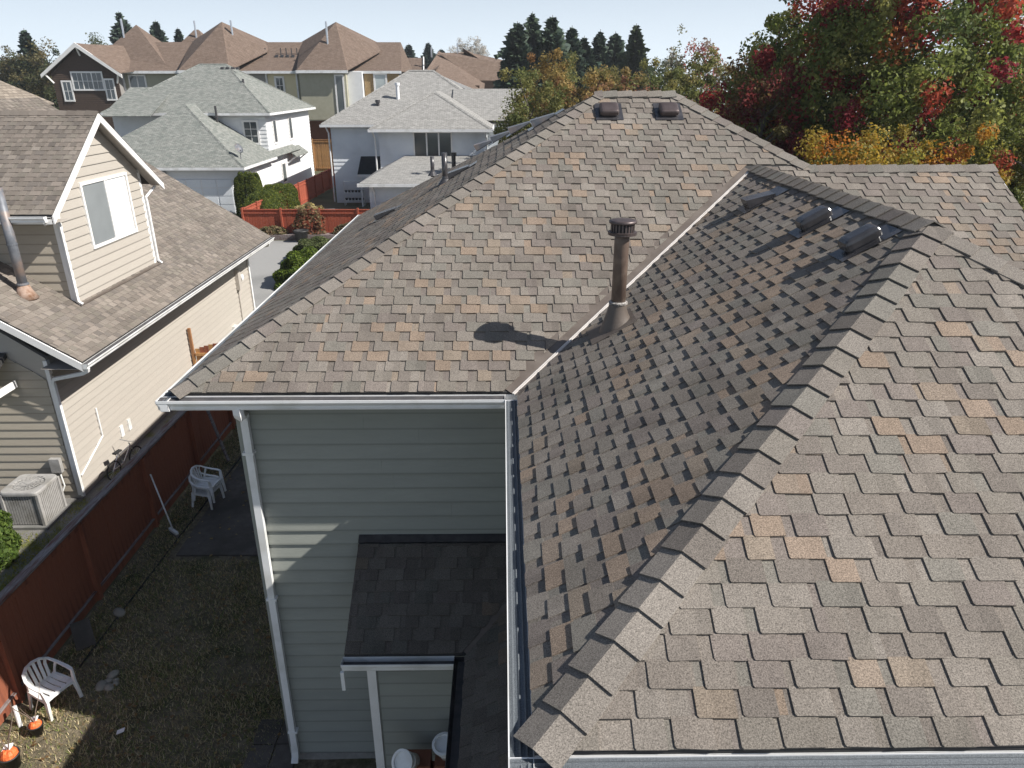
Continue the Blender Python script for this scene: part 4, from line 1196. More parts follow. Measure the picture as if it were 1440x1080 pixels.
# downspouts of the tan house
mb = TB(); mb.ribbon([(TX + 0.06, 14.33, TZ - 0.15), (TX + 0.04, 14.34, TZ - 0.22), (TX - 0.1, 14.42, TZ - 0.3), (WX + 0.12, 14.58, TZ - 0.5), (WX + 0.07, 14.6, TZ - 0.6), (WX + 0.07, 14.6, 0.1)], 0.075, 0.06, up=(0.3, 1, 0.2)); mb.build('downspout', 'white', tan)
mb = TB(); mb.ribbon([(DX + 0.15, DYC - DH - 0.07, DZE - 0.14), (DX + 0.12, DYC - DH + 0.0, DZE - 0.2), (DX + 0.06, DY0 - 0.1, DZE - 0.22), (DX + 0.06, DY0 - 0.07, DZE - 0.32), (DX + 0.06, DY0 - 0.07, 4.3), (DX + 0.16, DY0 - 0.07, 4.22)], 0.07, 0.055, up=(0.3, 1, 0.2)); mb.build('downspout', 'white', tan)
mb = TB(); mb.ribbon([(DX + 0.12, DYC + DH - 0.1, DZE - 0.1), (DX + 0.08, DYC + DH - 0.3, DZE - 0.2), (DX + 0.06, DY1 + 0.05, DZE - 0.32), (DX + 0.06, DY1 + 0.06, DZE - 0.42), (DX + 0.06, DY1 + 0.06, 4.3), (DX + 0.16, DY1 + 0.06, 4.2)], 0.07, 0.055, up=(0.3, 1, 0.2)); mb.build('downspout', 'white', tan)
mb = TB(); mb.ribbon([(TX + 0.06, 27.2, TZ - 0.15), (TX + 0.02, 27.25, TZ - 0.25), (WX + 0.1, 27.45, TZ - 0.45), (WX + 0.06, 27.45, TZ - 0.6), (WX + 0.06, 27.45, 0.1)], 0.075, 0.06, up=(0.3, 1, 0.2)); mb.build('downspout', 'white', tan)
# dormer window: white frame, two sashes, panes
def window_x(parent, B, X, y0, y1, z0, z1, nsash=2, mats=('glass_pale', 'glass_pale'), fw=0.07, out=1, frame='whitewood'):
    """window in a wall facing +X (out=1) with frame pieces and a pane in each sash"""
    mb = B(); o = out
    def bx(a, b, c, d, e, f): mb.box(min(a, b), max(a, b), c, d, e, f)
    bx(X, X + o * 0.045, y0 - fw, y1 + fw, z1, z1 + fw); bx(X, X + o * 0.045, y0 - fw, y1 + fw, z0 - fw, z0)
    bx(X, X + o * 0.044, y0 - fw, y0, z0, z1); bx(X, X + o * 0.044, y1, y1 + fw, z0, z1)
    w = (y1 - y0) / nsash
    for k in range(1, nsash): bx(X, X + o * 0.035, y0 + k * w - 0.03, y0 + k * w + 0.03, z0, z1)
    win = mb.build('window', frame, parent)
    for k in range(nsash):
        mb = B(); bx(X + o * 0.003, X + o * 0.018, y0 + k * w + 0.03, y0 + (k + 1) * w - 0.03, z0 + 0.01, z1 - 0.01); mb.build('pane', mats[k % len(mats)], win)
    return win
window_x(tan, TB, DX + 0.016, 17.55, 19.68, 5.33, 6.75, 2, ('glass_grey', 'wall_white'))
# vent pipe with rusty boot, on the slope
PXX, PYY = -10.6, 15.62
PZ = TZ + TSL * (TX - PXX)
mb = TB(); mb.tube([(PXX, PYY, PZ - 0.1), (PXX, PYY, PZ + 2.3)], 0.1, 16); tp = mb.build('flue_pipe', 'pipe_grey', tan, True)
mb = TB(); mb.lathe([(0.25, -0.09), (0.16, 0.08), (0.112, 0.22)], (PXX, PYY, PZ), 18); mb.build('flashing_boot', 'rust', tp, True)
mb = TB(); mb.lathe([(0.1, 0.22), (0.125, 0.225), (0.12, 0.26), (0.1, 0.27)], (PXX, PYY, PZ), 18); mb.build('storm_collar', 'pipe_grey', tp)
mb = TB(); mb.lathe([(0.102, 1.1), (0.108, 1.1), (0.108, 1.13), (0.102, 1.13)], (PXX, PYY, PZ), 18); mb.build('joint_band', 'pipe_grey', tp)
mb = TB(); mb.tube([(PXX, PYY, PZ + 1.55), (DX - 0.6, DY0 + 0.02, PZ + 1.62)], 0.012, 6); mb.build('brace', 'steel', tp)
# low entry roof end beside the gable wall
mb = TB(); mb.add([(-12.6, 13.2, 3.0), (-10.66, 13.2, 3.0), (-10.66, 14.6, 3.65), (-12.6, 14.6, 3.65), (-12.6, 13.2, 2.9), (-10.66, 13.2, 2.9), (-10.66, 14.6, 3.55), (-12.6, 14.6, 3.55)], BOXF); mb.build('entry_roof', 'felt', tan)
gutter((-12.6, 13.19, 3.0), (-10.62, 13.19, 3.0), (0, -1, 0), tan, False, B=TB)
mb = TB(); mb.box(-10.645, -10.615, 13.2, 14.6, 2.86, 3.02); mb.build('fascia', 'whitewood', tan)
# fittings on the tan side wall
tbox('meter_box', WX + 0.0165, WX + 0.16, 26.0, 26.25, 1.9, 2.65, mat='soffit')
mb = TB(); mb.tube([(WX + 0.05, 26.12, 1.9), (WX + 0.05, 26.12, 0.1)], 0.025, 8); mb.build('conduit', 'soffit', tan)
mb = TB(); mb.lathe([(0.12, 0), (0.12, 0.1), (0.05, 0.12)], (WX + 0.02, 26.55, 2.25), 16, Matrix.Rotation(R_(90), 3, 'Y')); mb.build('meter', 'white', tan)
tbox('gas_meter', WX + 0.0165, WX + 0.22, 25.0, 25.3, 0.45, 0.8, mat='plastic')
mb = TB(); mb.tube([(WX + 0.045, 15.9, 1.75), (WX + 0.045, 15.9, 1.0), (WX + 0.045, 14.75, 0.55)], 0.022, 8); mb.build('conduit', 'white', tan)
for yy in (16.7, 17.1): tbox('vent_cover', WX + 0.0165, WX + 0.05, yy, yy + 0.14, 0.55, 0.85, mat='plastic')
tbox('disconnect_box', -10.35, -10.12, WY0 - 0.13, WY0 - 0.025, 0.75, 1.1, mat='ac_metal')
mb = TB(); mb.tube([(-10.2, WY0 - 0.08, 0.75), (-10.16, WY0 - 0.1, 0.4), (-10.25, WY0 - 0.2, 0.15), (-10.4, WY0 - 0.25, 0.25)], 0.018, 8); mb.build('conduit', 'plastic', tan)

# air conditioner
AO = (-10.42, 13.82, 0)
ac = thing('air_conditioner', 'grey outdoor air conditioner unit beside the tan house corner', 'air conditioner', AO)
mb = MB(); mb.box(-0.48, 0.48, -0.48, 0.48, 0, 0.07); mb.build('base_pad', 'concrete', ac)
mb = MB(); mb.box(-0.36, 0.36, -0.36, 0.36, 0.07, 0.82); mb.build('cabinet', 'dark', ac)
for k in range(14):
    t = -0.36 + 0.72 * k / 13
    for a in (0, 1, 2, 3):
        mb = MB()
        if a == 0: mb.box(t - 0.02, t + 0.02, -0.385, -0.362, 0.09, 0.81)
        if a == 1: mb.box(t - 0.02, t + 0.02, 0.362, 0.385, 0.09, 0.81)
        if a == 2: mb.box(-0.385, -0.362, t - 0.02, t + 0.02, 0.09, 0.81)
        if a == 3: mb.box(0.362, 0.385, t - 0.02, t + 0.02, 0.09, 0.81)
        mb.build('louvre', 'ac_metal', ac)
for sx in (-1, 1):
    for sy in (-1, 1): mb = MB(); mb.box(sx * 0.385 - 0.03, sx * 0.385 + 0.03, sy * 0.385 - 0.03, sy * 0.385 + 0.03, 0.07, 0.84); mb.build('corner_post', 'ac_metal', ac)
mb = MB(); n = 28; V = []
for f, z in ((1, 0.82), (1, 0.87), (0.97, 0.9)):
    for k in range(n):
        th = 2 * math.pi * (k + .5) / n; cx, cy = math.cos(th), math.sin(th); e = 0.25
        V.append((math.copysign(abs(cx) ** e, cx) * 0.42 * f, math.copysign(abs(cy) ** e, cy) * 0.42 * f, z))
for rr, z in ((0.32, 0.9), (0.31, 0.86), (0.0, 0.82)):
    for k in range(n): th = 2 * math.pi * (k + .5) / n; V.append((rr * math.cos(th), rr * math.sin(th), z))
mb.add(V, [(i * n + k, i * n + (k + 1) % n, (i + 1) * n + (k + 1) % n, (i + 1) * n + k) for i in range(5) for k in range(n)]); mb.build('top_panel', 'ac_metal', ac)
for k in range(20):
    th = 2 * math.pi * k / 20; mb = MB(); mb.tube([(0.05 * math.cos(th), 0.05 * math.sin(th), 0.915), (0.325 * math.cos(th), 0.325 * math.sin(th), 0.9)], 0.006, 5); mb.build('grille_wire', 'ac_metal', ac)
for rr in (0.12, 0.19, 0.26):
    mb = MB(); mb.tube([(rr * math.cos(2 * math.pi * k / 28), rr * math.sin(2 * math.pi * k / 28), 0.912 - 0.03 * (rr - 0.05)) for k in range(29)], 0.006, 5); mb.build('grille_ring', 'ac_metal', ac)
mb = MB(); mb.lathe([(0.07, 0.905), (0.07, 0.925), (0.0, 0.93)], n=16); mb.build('fan_hub', 'ac_metal', ac)
for k in range(4):
    th = math.pi / 2 * k; c, s_ = math.cos(th), math.sin(th)
    mb = MB(); mb.add([(0.03 * c, 0.03 * s_, 0.85), (0.28 * c - 0.07 * s_, 0.28 * s_ + 0.07 * c, 0.875), (0.28 * c + 0.09 * s_, 0.28 * s_ - 0.09 * c, 0.845), (0.03 * c, 0.03 * s_, 0.846)], [(0, 1, 2), (3, 2, 1), (0, 2, 3), (0, 3, 1)]); mb.build('fan_blade', 'ac_metal', ac)

# small bicycle and boards lying beside the tan wall
bk = thing('bicycle', 'small bicycle leaning at the foot of the tan wall behind the fence', 'bicycle', (-9.45, 15.9, 0), R_(78))
def ring(c, r, t, n=22): return [(c[0] + r * math.cos(2 * math.pi * k / n), c[1], c[2] + r * math.sin(2 * math.pi * k / n)) for k in range(n + 1)]
for x in (-0.4, 0.4):
    mb = MB(); mb.tube(ring((x, 0, 0.25), 0.23, 0), 0.018, 6); w = mb.build('wheel', 'dark', bk)
    for k in range(6):
        th = math.pi * k / 6; mb = MB(); mb.tube([(x + 0.22 * math.cos(th), 0, 0.25 + 0.22 * math.sin(th)), (x - 0.22 * math.cos(th), 0, 0.25 - 0.22 * math.sin(th))], 0.003, 4); mb.build('spoke', 'steel', w)
mb = MB()
for a, b in (((-0.4, 0, 0.25), (-0.05, 0, 0.27)), ((-0.05, 0, 0.27), (-0.15, 0, 0.6)), ((-0.15, 0, 0.6), (-0.4, 0, 0.25)), ((-0.05, 0, 0.27), (0.28, 0, 0.58)), ((-0.13, 0, 0.55), (0.28, 0, 0.6)), ((0.26, 0, 0.68), (0.4, 0, 0.25))): mb.tube([a, b], 0.016, 8)
mb.build('frame', 'steel', bk)
mb = MB(); mb.tube([(0.24, -0.22, 0.76), (0.26, 0, 0.72), (0.24, 0.22, 0.76)], 0.013, 8); mb.build('handlebar', 'steel', bk)
mb = MB(); mb.obox((-0.17, 0, 0.64), (0.11, 0, 0), (0, 0.05, 0), (0, 0, 0.02)); mb.build('saddle', 'dark', bk)
for i, (x, y, w, l, zz) in enumerate(((-9.1, 17.6, 0.3, 2.4, 0.03), (-9.2, 20.2, 0.28, 2.2, 0.03))):
    mb = MB(); mb.box(x - w / 2, x + w / 2, y - l / 2, y + l / 2, 0.006, zz + 0.03)
    tag(mb.build('plank', 'worn'), ['weathered plank lying on the gravel just past the small bicycle', 'weathered plank lying on the gravel just short of the cedar gate'][i], 'plank', 'planks in the side yard')
mb = MB(); mb.obox((-8.8, 18.6, 0.2), (0.16, 0, 0), (0, 0.55, 0), (0, 0, 0.18)); tag(mb.build('dark_bin', 'dark'), 'low dark storage tote on the gravel behind the fence', 'tote')
# little cedar gate across the side yard
gt = thing('gate', 'arched cedar gate across the narrow side yard by the tan wall', 'gate', (-9.0, 21.4, 0))
mb = MB((-9.0, 21.4, 0)); mb.box(-9.82, -9.74, 21.36, 21.44, 0, 1.95); mb.build('post', 'cedar', gt)
for k in range(13):
    x = -9.7 + k * 0.145; mb = MB((-9.0, 21.4, 0)); h = 1.25 + 0.22 * math.sin(math.pi * (k + 0.5) / 13)
    mb.box(x, x + 0.135, 21.39, 21.41, 0.1, h); mb.build('board', 'red_fence' if k % 3 else 'cedar', gt)
for z in (0.4, 1.05): mb = MB((-9.0, 21.4, 0)); mb.box(-9.7, -7.8, 21.35, 21.389, z, z + 0.09); mb.build('rail', 'cedar', gt)

# ------------------------------------------------------------------ far houses
def roof_faces(mb, faces, t=0.06):
    """list of polygons (3-D); each gets slope coordinates for the shingle material and a thickness"""
    for P in faces:
        P = [Vector(p) for p in P]
        n = (P[1] - P[0]).cross(P[2] - P[0]).normalized()
        if n.z < 0: P = P[::-1]; n = -n
        a = Vector((0, 0, 1)).cross(n)
        a = a.normalized() if a.length > 1e-4 else Vector((1, 0, 0))
        u = n.cross(a)
        V = P + [p - Vector((0, 0, t)) for p in P]; k = len(P)
        mb.add(V, [tuple(range(k)), tuple(range(2 * k - 1, k - 1, -1))] + [(i, k + i, k + (i + 1) % k, (i + 1) % k) for i in range(k)],
               uv=[(p.dot(a), p.dot(u)) for p in V])
def hip_faces(x0, x1, y0, y1, z, rx0, rx1, ry0, ry1, zr):
    """hip roof with a ridge (rx0,ry0)-(rx1,ry1)"""
    A, B, C, D = (x0, y0, z), (x1, y0, z), (x1, y1, z), (x0, y1, z)
    if abs(ry0 - ry1) < 1e-6:
        L, R = (rx0, ry0, zr), (rx1, ry0, zr)
        return [(A, B, R, L), (B, C, R), (C, D, L, R), (D, A, L)]
    N, Fq = (rx0, ry0, zr), (rx0, ry1, zr)
    return [(A, B, N), (B, C, Fq, N), (C, D, Fq), (D, A, N, Fq)]
def hip_caps(mb, lines, w=0.12):
    for a, b in lines:
        a = Vector(a); b = Vector(b); d = (b - a).normalized(); s_ = d.cross(Vector((0, 0, 1))).normalized() * w; up = Vector((0, 0, 0.05))
        V = [a + s_ - up * 0.6, a + up, a - s_ - up * 0.6, b + s_ - up * 0.6, b + up, b - s_ - up * 0.6]
        mb.add(V, [(0, 1, 4, 3), (1, 2, 5, 4)], uv=[(0, 0), (0.3, 0), (0.6, 0), (0, 3), (0.3, 3), (0.6, 3)])
def far_trim(mb, x0, x1, y0, y1, z, h=0.2):
    """fascia and gutter band round an eave rectangle"""
    mb.box(x0 - 0.08, x1 + 0.08, y0 - 0.1, y0 - 0.01, z - h, z - 0.02); mb.box(x0 - 0.08, x1 + 0.08, y1 + 0.01, y1 + 0.1, z - h, z - 0.02)
    mb.box(x0 - 0.1, x0 - 0.01, y0, y1, z - h, z - 0.021); mb.box(x1 + 0.01, x1 + 0.1, y0, y1, z - h, z - 0.021)
def window_y(parent, org, Y, x0, x1, z0, z1, nsash=1, mat='glass', fw=0.12, muntin=None, frame='whitewood'):
    """window in a wall facing -Y"""
    mb = MB(org)
    mb.box(x0 - fw, x1 + fw, Y - 0.06, Y, z1, z1 + fw); mb.box(x0 - fw, x1 + fw, Y - 0.08, Y, z0 - fw, z0)
    mb.box(x0 - fw, x0, Y - 0.058, Y, z0, z1); mb.box(x1, x1 + fw, Y - 0.058, Y, z0, z1)
    w = (x1 - x0) / nsash
    for k in range(1, nsash): mb.box(x0 + k * w - 0.05, x0 + k * w + 0.05, Y - 0.05, Y, z0, z1)
    o = mb.build('window', frame, parent)
    for k in range(nsash):
        mb = MB(org); mb.box(x0 + k * w + (0.05 if k else 0), x0 + (k + 1) * w - (0.05 if k < nsash - 1 else 0), Y - 0.03, Y - 0.012, z0, z1); mb.build('pane', mat, o)
        if muntin:
            mb = MB(org); nx, nz = muntin
            for i in range(1, nx): xx = x0 + k * w + w * i / nx; mb.box(xx - 0.02, xx + 0.02, Y - 0.045, Y - 0.03, z0, z1)
            for j in range(1, nz): zz = z0 + (z1 - z0) * j / nz; mb.box(x0 + k * w, x0 + (k + 1) * w, Y - 0.043, Y - 0.031, zz - 0.02, zz + 0.02)
            mb.build('muntin', frame, o)
    return o
def lap_band(parent, org, mat, faces):
    """joined lap boards for a far wall: faces = (O, A, N, length, z0, z1)"""
    mb = MB(org)
    for O, A, N, Lg, z0, z1 in faces:
        siding(None, None, (O[0], O[1], 0), A, N, z0, z1, lambda z: (0, Lg), 0.3, None, joined=mb, lap=0.045)
    return tag(mb.build('siding', mat, parent), kind='stuff')

# white house with the grey-green roof
WO = (-24, 62, 0)
wh = thing('house', 'white two-storey house with grey-green shingled roof and attached garage', 'house', WO)
mb = MB(WO); mb.box(-31.6, -19.3, 62.5, 76.5, 0, 6.6); mb.box(-30, -19.2, 54.5, 62.49, 0, 3.25); whw = mb.build('wall', 'wall_white', wh)
lap_band(whw, WO, 'wall_white', [((-31.6, 62.5), (1, 0, 0), (0, -1, 0), 12.3, 3.0, 6.6), ((-19.3, 62.5), (0, 1, 0), (1, 0, 0), 14, 0.2, 6.6), ((-30, 54.5), (1, 0, 0), (0, -1, 0), 10.8, 0.2, 3.2), ((-19.2, 54.5), (0, 1, 0), (1, 0, 0), 8, 0.2, 3.2)])
mb = MB(WO)
roof_faces(mb, hip_faces(-32.2, -18.75, 61.9, 77.1, 6.72, -26.6, -24.3, 69.5, 69.5, 10.45))
roof_faces(mb, hip_faces(-31.5, -18.65, 53.95, 70, 3.35, -25.1, -25.1, 61.2, 66, 7.4))
roof_faces(mb, [((-31.4, 60.4, 6.55), (-27.6, 60.4, 6.55), (-27.6, 66, 8.6), (-31.4, 66, 8.6))])
rf = mb.build('roof', 'roof_grey', wh)
mb = MB(WO); hip_caps(mb, [((-18.75, 61.9, 6.72), (-24.3, 69.5, 10.45)), ((-18.75, 77.1, 6.72), (-24.3, 69.5, 10.45)), ((-32.2, 61.9, 6.72), (-26.6, 69.5, 10.45)), ((-26.6, 69.5, 10.45), (-24.3, 69.5, 10.45)), ((-18.65, 53.95, 3.35), (-25.1, 61.2, 7.4))]); mb.build('hip_caps', 'roof_grey', rf)
for q in ((-32.2, -18.75, 61.9, 77.1, 6.72), (-31.5, -18.65, 53.95, 62, 3.35)):
    mb = MB(WO); far_trim(mb, *q); mb.build('gutter', 'white', wh)
window_y(wh, WO, 62.45, -21.05, -20.05, 4.4, 6.0, 1, 'glass_dark', 0.16, (2, 3))
window_x(wh, lambda: MB(WO), -19.25, 64.2, 65.0, 4.3, 6.0, 1, ('glass',), 0.14)
window_x(wh, lambda: MB(WO), -19.25, 69.0, 69.9, 4.3, 6.0, 1, ('glass',), 0.14)
window_x(wh, lambda: MB(WO), -19.25, 65.4, 66.4, 0.9, 2.4, 1, ('glass',), 0.14)
mb = MB(WO); mb.box(-24.3, -19.75, 54.4, 54.46, 0.02, 2.45); gd = mb.build('garage_door', 'wall_white', wh)
for k in range(4):
    for j in range(4):
        mb = MB(WO); mb.box(-24.2 + k * 1.12, -23.2 + k * 1.12, 54.37, 54.399, 0.1 + j * 0.6, 0.62 + j * 0.6); mb.build('panel', 'wall_bluewhite', gd)
mb = MB(WO); mb.box(-25.1, -24.45, 54.3, 54.44, 0, 3.0); mb.build('stone_pier', 'stonework', wh)
mb = MB(WO); mb.add([(-19.3, 67.2, 3.6), (-18.4, 67.2, 2.95), (-18.4, 71.5, 2.95), (-19.3, 71.5, 3.6), (-19.3, 67.2, 3.48), (-18.4, 67.2, 2.83), (-18.4, 71.5, 2.83), (-19.3, 71.5, 3.48)], BOXF, uv=[(0, 0), (0, 1), (4, 1), (4, 0)] * 2); mb.build('side_awning', 'roof_grey', wh)
for yy in (67.4, 71.3): mb = MB(WO); mb.beam((-19.28, yy, 2.3), (-18.5, yy, 2.85), 0.1, 0.1); mb.build('awning_bracket', 'whitewood', wh)
for x in (-24.5, -24.05, -23.6, -23.2):
    mb = MB(WO); mb.box(x, x + 0.25, 68.6, 68.9, 10.02, 10.2); mb.build('roof_vent', 'black_metal', wh)
for (x, y, z, h) in ((-22.9, 61.7, 6.35, 0.9), (-22.0, 66.5, 8.75, 0.5)):
    mb = MB(WO); mb.tube([(x, y, z - 0.3), (x, y, z + h)], 0.09, 10); mb.build('vent_pipe', 'black_metal', wh)
dish = thing('satellite_dish', 'small dark satellite dish on the white house garage roof corner', 'satellite dish', (-19.3, 55.6, 3.74))
mb = MB(); mb.tube([(0, 0, 0), (0, 0, 0.5), (0.1, -0.1, 0.7)], 0.03, 8); mb.build('mast', 'pipe_grey', dish)
mb = MB(); Q = Matrix.Rotation(R_(60), 3, 'Y') @ Matrix.Rotation(R_(20), 3, 'X'); mb.lathe([(0.0, 0), (0.2, 0.03), (0.36, 0.09), (0.37, 0.1), (0.2, 0.045), (0.0, 0.02)], (-0.1, -0.05, 0.75), 18, Q); mb.build('reflector', 'pipe_grey', dish, True)

# blue-white house
BO = (-6, 56, 0)
bh = thing('house', 'blue-white lap-sided house with pale grey hip roof behind the far red fence', 'house', BO)
mb = MB(BO); mb.box(-13.4, 1.8, 59.5, 70, 0, 5.9); mb.box(-8.7, -1.2, 53.4, 59.49, 0, 5.9); mb.box(-8.4, -0.5, 46.5, 53.39, 0, 3.1); bhw = mb.build('wall', 'wall_bluewhite', bh)
lap_band(bhw, BO, 'wall_bluewhite', [((-13.4, 59.5), (1, 0, 0), (0, -1, 0), 4.7, 0.2, 5.9), ((-8.7, 53.4), (1, 0, 0), (0, -1, 0), 7.5, 3.0, 5.9), ((-8.4, 46.5), (1, 0, 0), (0, -1, 0), 7.5, 0.2, 3.1)])
mb = MB(BO)
roof_faces(mb, hip_faces(-14, 0.6, 58.9, 74, 6.0, -7.9, -5.8, 66.4, 66.4, 9.9))
roof_faces(mb, hip_faces(-9.25, -0.75, 52.8, 66, 6.0, -5.0, -5.0, 57.2, 62, 8.35))
roof_faces(mb, [((-4, 58.9, 6.3), (2.3, 58.9, 6.3), (2.3, 63.5, 8.5), (-4, 63.5, 8.5)), ((-4, 63.5, 8.5), (2.3, 63.5, 8.5), (2.3, 68, 6.3), (-4, 68, 6.3))])
roof_faces(mb, [((-8.95, 46.0, 3.2), (-0.2, 46.0, 3.2), (-0.2, 53.35, 4.2), (-6.9, 53.35, 4.2)), ((-8.95, 46.0, 3.2), (-6.9, 53.35, 4.2), (-8.95, 53.35, 3.2))])
brf = mb.build('roof', 'roof_pale', bh)
mb = MB(BO); hip_caps(mb, [((-14, 58.9, 6.0), (-7.9, 66.4, 9.9)), ((0.6, 58.9, 6.0), (-5.8, 66.4, 9.9)), ((-7.9, 66.4, 9.9), (-5.8, 66.4, 9.9)), ((-9.25, 52.8, 6.0), (-5, 57.2, 8.35)), ((-0.75, 52.8, 6.0), (-5, 57.2, 8.35))], 0.16); mb.build('hip_caps', 'roof_pale', brf)
for q in ((-14, -9.3, 58.9, 59.0, 6.0), (-9.25, -0.75, 52.8, 59, 6.0), (-8.95, -0.2, 46.0, 46.1, 3.2)):
    mb = MB(BO); far_trim(mb, *q); mb.build('gutter', 'white', bh)
mb = MB(BO); mb.extrude([(2.28, 58.95, 6.2), (2.28, 63.5, 8.42), (2.28, 68, 6.2)], (-0.1, 0, 0)); mb.build('gable_wall', 'wall_bluewhite', bh)
window_y(bh, BO, 53.35, -6.2, -3.65, 4.15, 5.72, 3, 'glass_dark', 0.1)
for x, y, z in ((-9.1, 53.3, 5.85), (-13.7, 59.4, 5.85), (-1.3, 53.3, 5.85), (-8.2, 46.42, 3.1)):
    mb = MB(BO); mb.tube([(x + 0.05, y - 0.45, z), (x + 0.1, y - 0.2, z - 0.3), (x + 0.15, y - 0.05, z - 0.5), (x + 0.15, y - 0.05, 0.1)], 0.06, 8); mb.build('downspout', 'white', bh)
mb = MB(BO); roof_faces(mb, [((-11.2, 57.5, 2.45), (-8.72, 57.5, 2.45), (-8.72, 59.45, 3.6), (-11.2, 59.45, 3.6))]); mb.build('porch_roof', 'roof_black', bh)
mb = MB(BO); mb.box(-11.2, -8.72, 57.4, 57.48, 2.25, 2.44); mb.build('porch_fascia', 'whitewood', bh)
mb = MB(BO); mb.box(-11.05, -10.93, 57.6, 57.7, 0, 2.3); mb.build('porch_post', 'whitewood', bh)
for x, y, z, h, m_ in ((-8.4, 62.3, 7.75, 1.0, 'wall_white'), (-9.9, 61.4, 7.35, 0.15, 'black_metal'), (-3.2, 48.8, 3.85, 0.75, 'black_metal')):
    mb = MB(BO); mb.lathe([(0.14, -0.3), (0.14, h), (0.2, h), (0.2, h + 0.2), (0.0, h + 0.22)], (x, y, z), 12); mb.build('vent_pipe', m_, bh)
rk = thing('shelf_rack', 'wire shelf rack with dark pots against the blue-white house', 'shelf', (-11.7, 58.3, 0))
for i in range(2):
    for j in range(2): mb = MB(); mb.box(-0.8 + 1.56 * i, -0.76 + 1.56 * i, -0.25 + 0.46 * j, -0.21 + 0.46 * j, 0, 1.9); mb.build('upright', 'plastic', rk)
for z in (0.35, 0.95, 1.8): mb = MB(); mb.box(-0.8, 0.8, -0.25, 0.25, z, z + 0.04); mb.build('shelf', 'plastic', rk)
for i, z in enumerate((0.39, 0.99)):
    for k in range(6):
        mb = MB(); mb.lathe([(0.08, 0), (0.12, 0.16), (0.0, 0.16)], (-11.7 - 0.66 + k * 0.26, 58.3, z), 12)
        tag(mb.build('plant_pot', 'pot'), ['small dark pot on the lower shelf of the wire rack', 'small dark pot on the upper shelf of the wire rack'][i], 'pot', 'pots on the %s rack shelf' % ('lower', 'upper')[i])

# far red fence round the blue-white house's yard: two runs
def board_fence(name, label, cat, p0, p1, h, mat, bw=0.16, post_every=2.4, face=1):
    p0 = Vector((*p0, 0)); p1 = Vector((*p1, 0)); d = p1 - p0; Lg = d.length; d.normalize(); n = Vector((d.y, -d.x, 0)) * face
    f = thing(name, label, cat, p0)
    r = random.Random(int(Lg * 100))
    mb = MB(); mb.box(0, bw * 0.96, -0.012, 0.012, 0.03, h - 0.08); me = mb.mesh('board', mat)
    ang = math.atan2(d.y, d.x)
    for k in range(int(Lg / bw)):
        ob = bpy.data.objects.new('board', me); COL.objects.link(ob); ob.parent = f
        q = d * (k * bw) + n * r.uniform(-0.006, 0.006); ob.location = q; ob.rotation_euler = (0, 0, ang)
    t = 0.0
    while t <= Lg + 0.01:
        mb = MB(); c = d * min(t, Lg) + n * 0.06; mb.obox((c.x, c.y, h / 2 + 0.03), d * 0.055, n * 0.055, (0, 0, h / 2 + 0.03)); mb.build('post', mat, f); t += post_every
    for z in (0.3, h - 0.25): mb = MB(); a = n * 0.04; mb.beam(a + Vector((0, 0, z)), a + d * Lg + Vector((0, 0, z)), 0.045, 0.09); mb.build('rail', mat, f)
    mb = MB(); mb.beam(Vector((0, 0, h - 0.045)), d * Lg + Vector((0, 0, h - 0.045)), 0.13, 0.04); mb.build('cap_rail', mat, f)
    return f
board_fence('fence', 'bright red board fence facing the driveway behind the flower bed', 'fence', (-16.2, 45.6), (-6.4, 45.4), 1.75, 'red_fence2')
board_fence('fence', 'red board fence running back beside the white house', 'fence', (-16.25, 45.8), (-15.6, 74), 1.75, 'red_fence2')
board_fence('fence', 'tall raw cedar fence closing the gap behind the white house', 'fence', (-20.6, 82.2), (-15.0, 82.0), 3.3, 'cedar', 0.22)
# flower bed in front of the far fence
mb = MB(); mb.box(-15.3, -6.6, 44.55, 45.2, 0.0, 0.32); bed = tag(mb.build('planting_bed', 'worn'), 'low grey timber planting bed along the far red fence', 'planter')

# townhouse row with brown roofs
HO3 = (-30, 86, 0)
tw = thing('townhouse_row', 'long row of brown-roofed three-storey townhouses with mixed cream and brown fronts', 'townhouses', HO3)
def HB3(): return MB(HO3)
mb = HB3(); mb.box(-41.5, -11.5, 86.2, 97, 0, 10.05); mb.box(-48.5, -41.52, 85.0, 97, 0, 10.0); mb.build('wall', 'wall_grey', tw)
def facade(name, mat, x0, x1, z0, z1, y):
    mb = HB3(); mb.box(x0, x1, y - 0.06, y, z0, z1); return mb.build(name, mat, tw)
facade('siding_panel', 'wall_olive', -41.4, -35.0, 5.2, 10.0, 86.18); facade('siding_panel', 'wall_grey', -29.2, -25.9, 5.2, 10.0, 86.15)
facade('siding_panel', 'wall_yellow', -25.8, -22.6, 5.2, 10.0, 86.18); facade('siding_panel', 'wall_rust', -25.8, -11.6, 0, 5.0, 86.17)
facade('siding_panel', 'wall_olive', -22.5, -20.6, 5.2, 10.0, 86.15)
mb = HB3(); mb.box(-25.8, -11.5, 85.98, 86.1, 5.0, 5.25); mb.build('band_board', 'whitewood', tw)
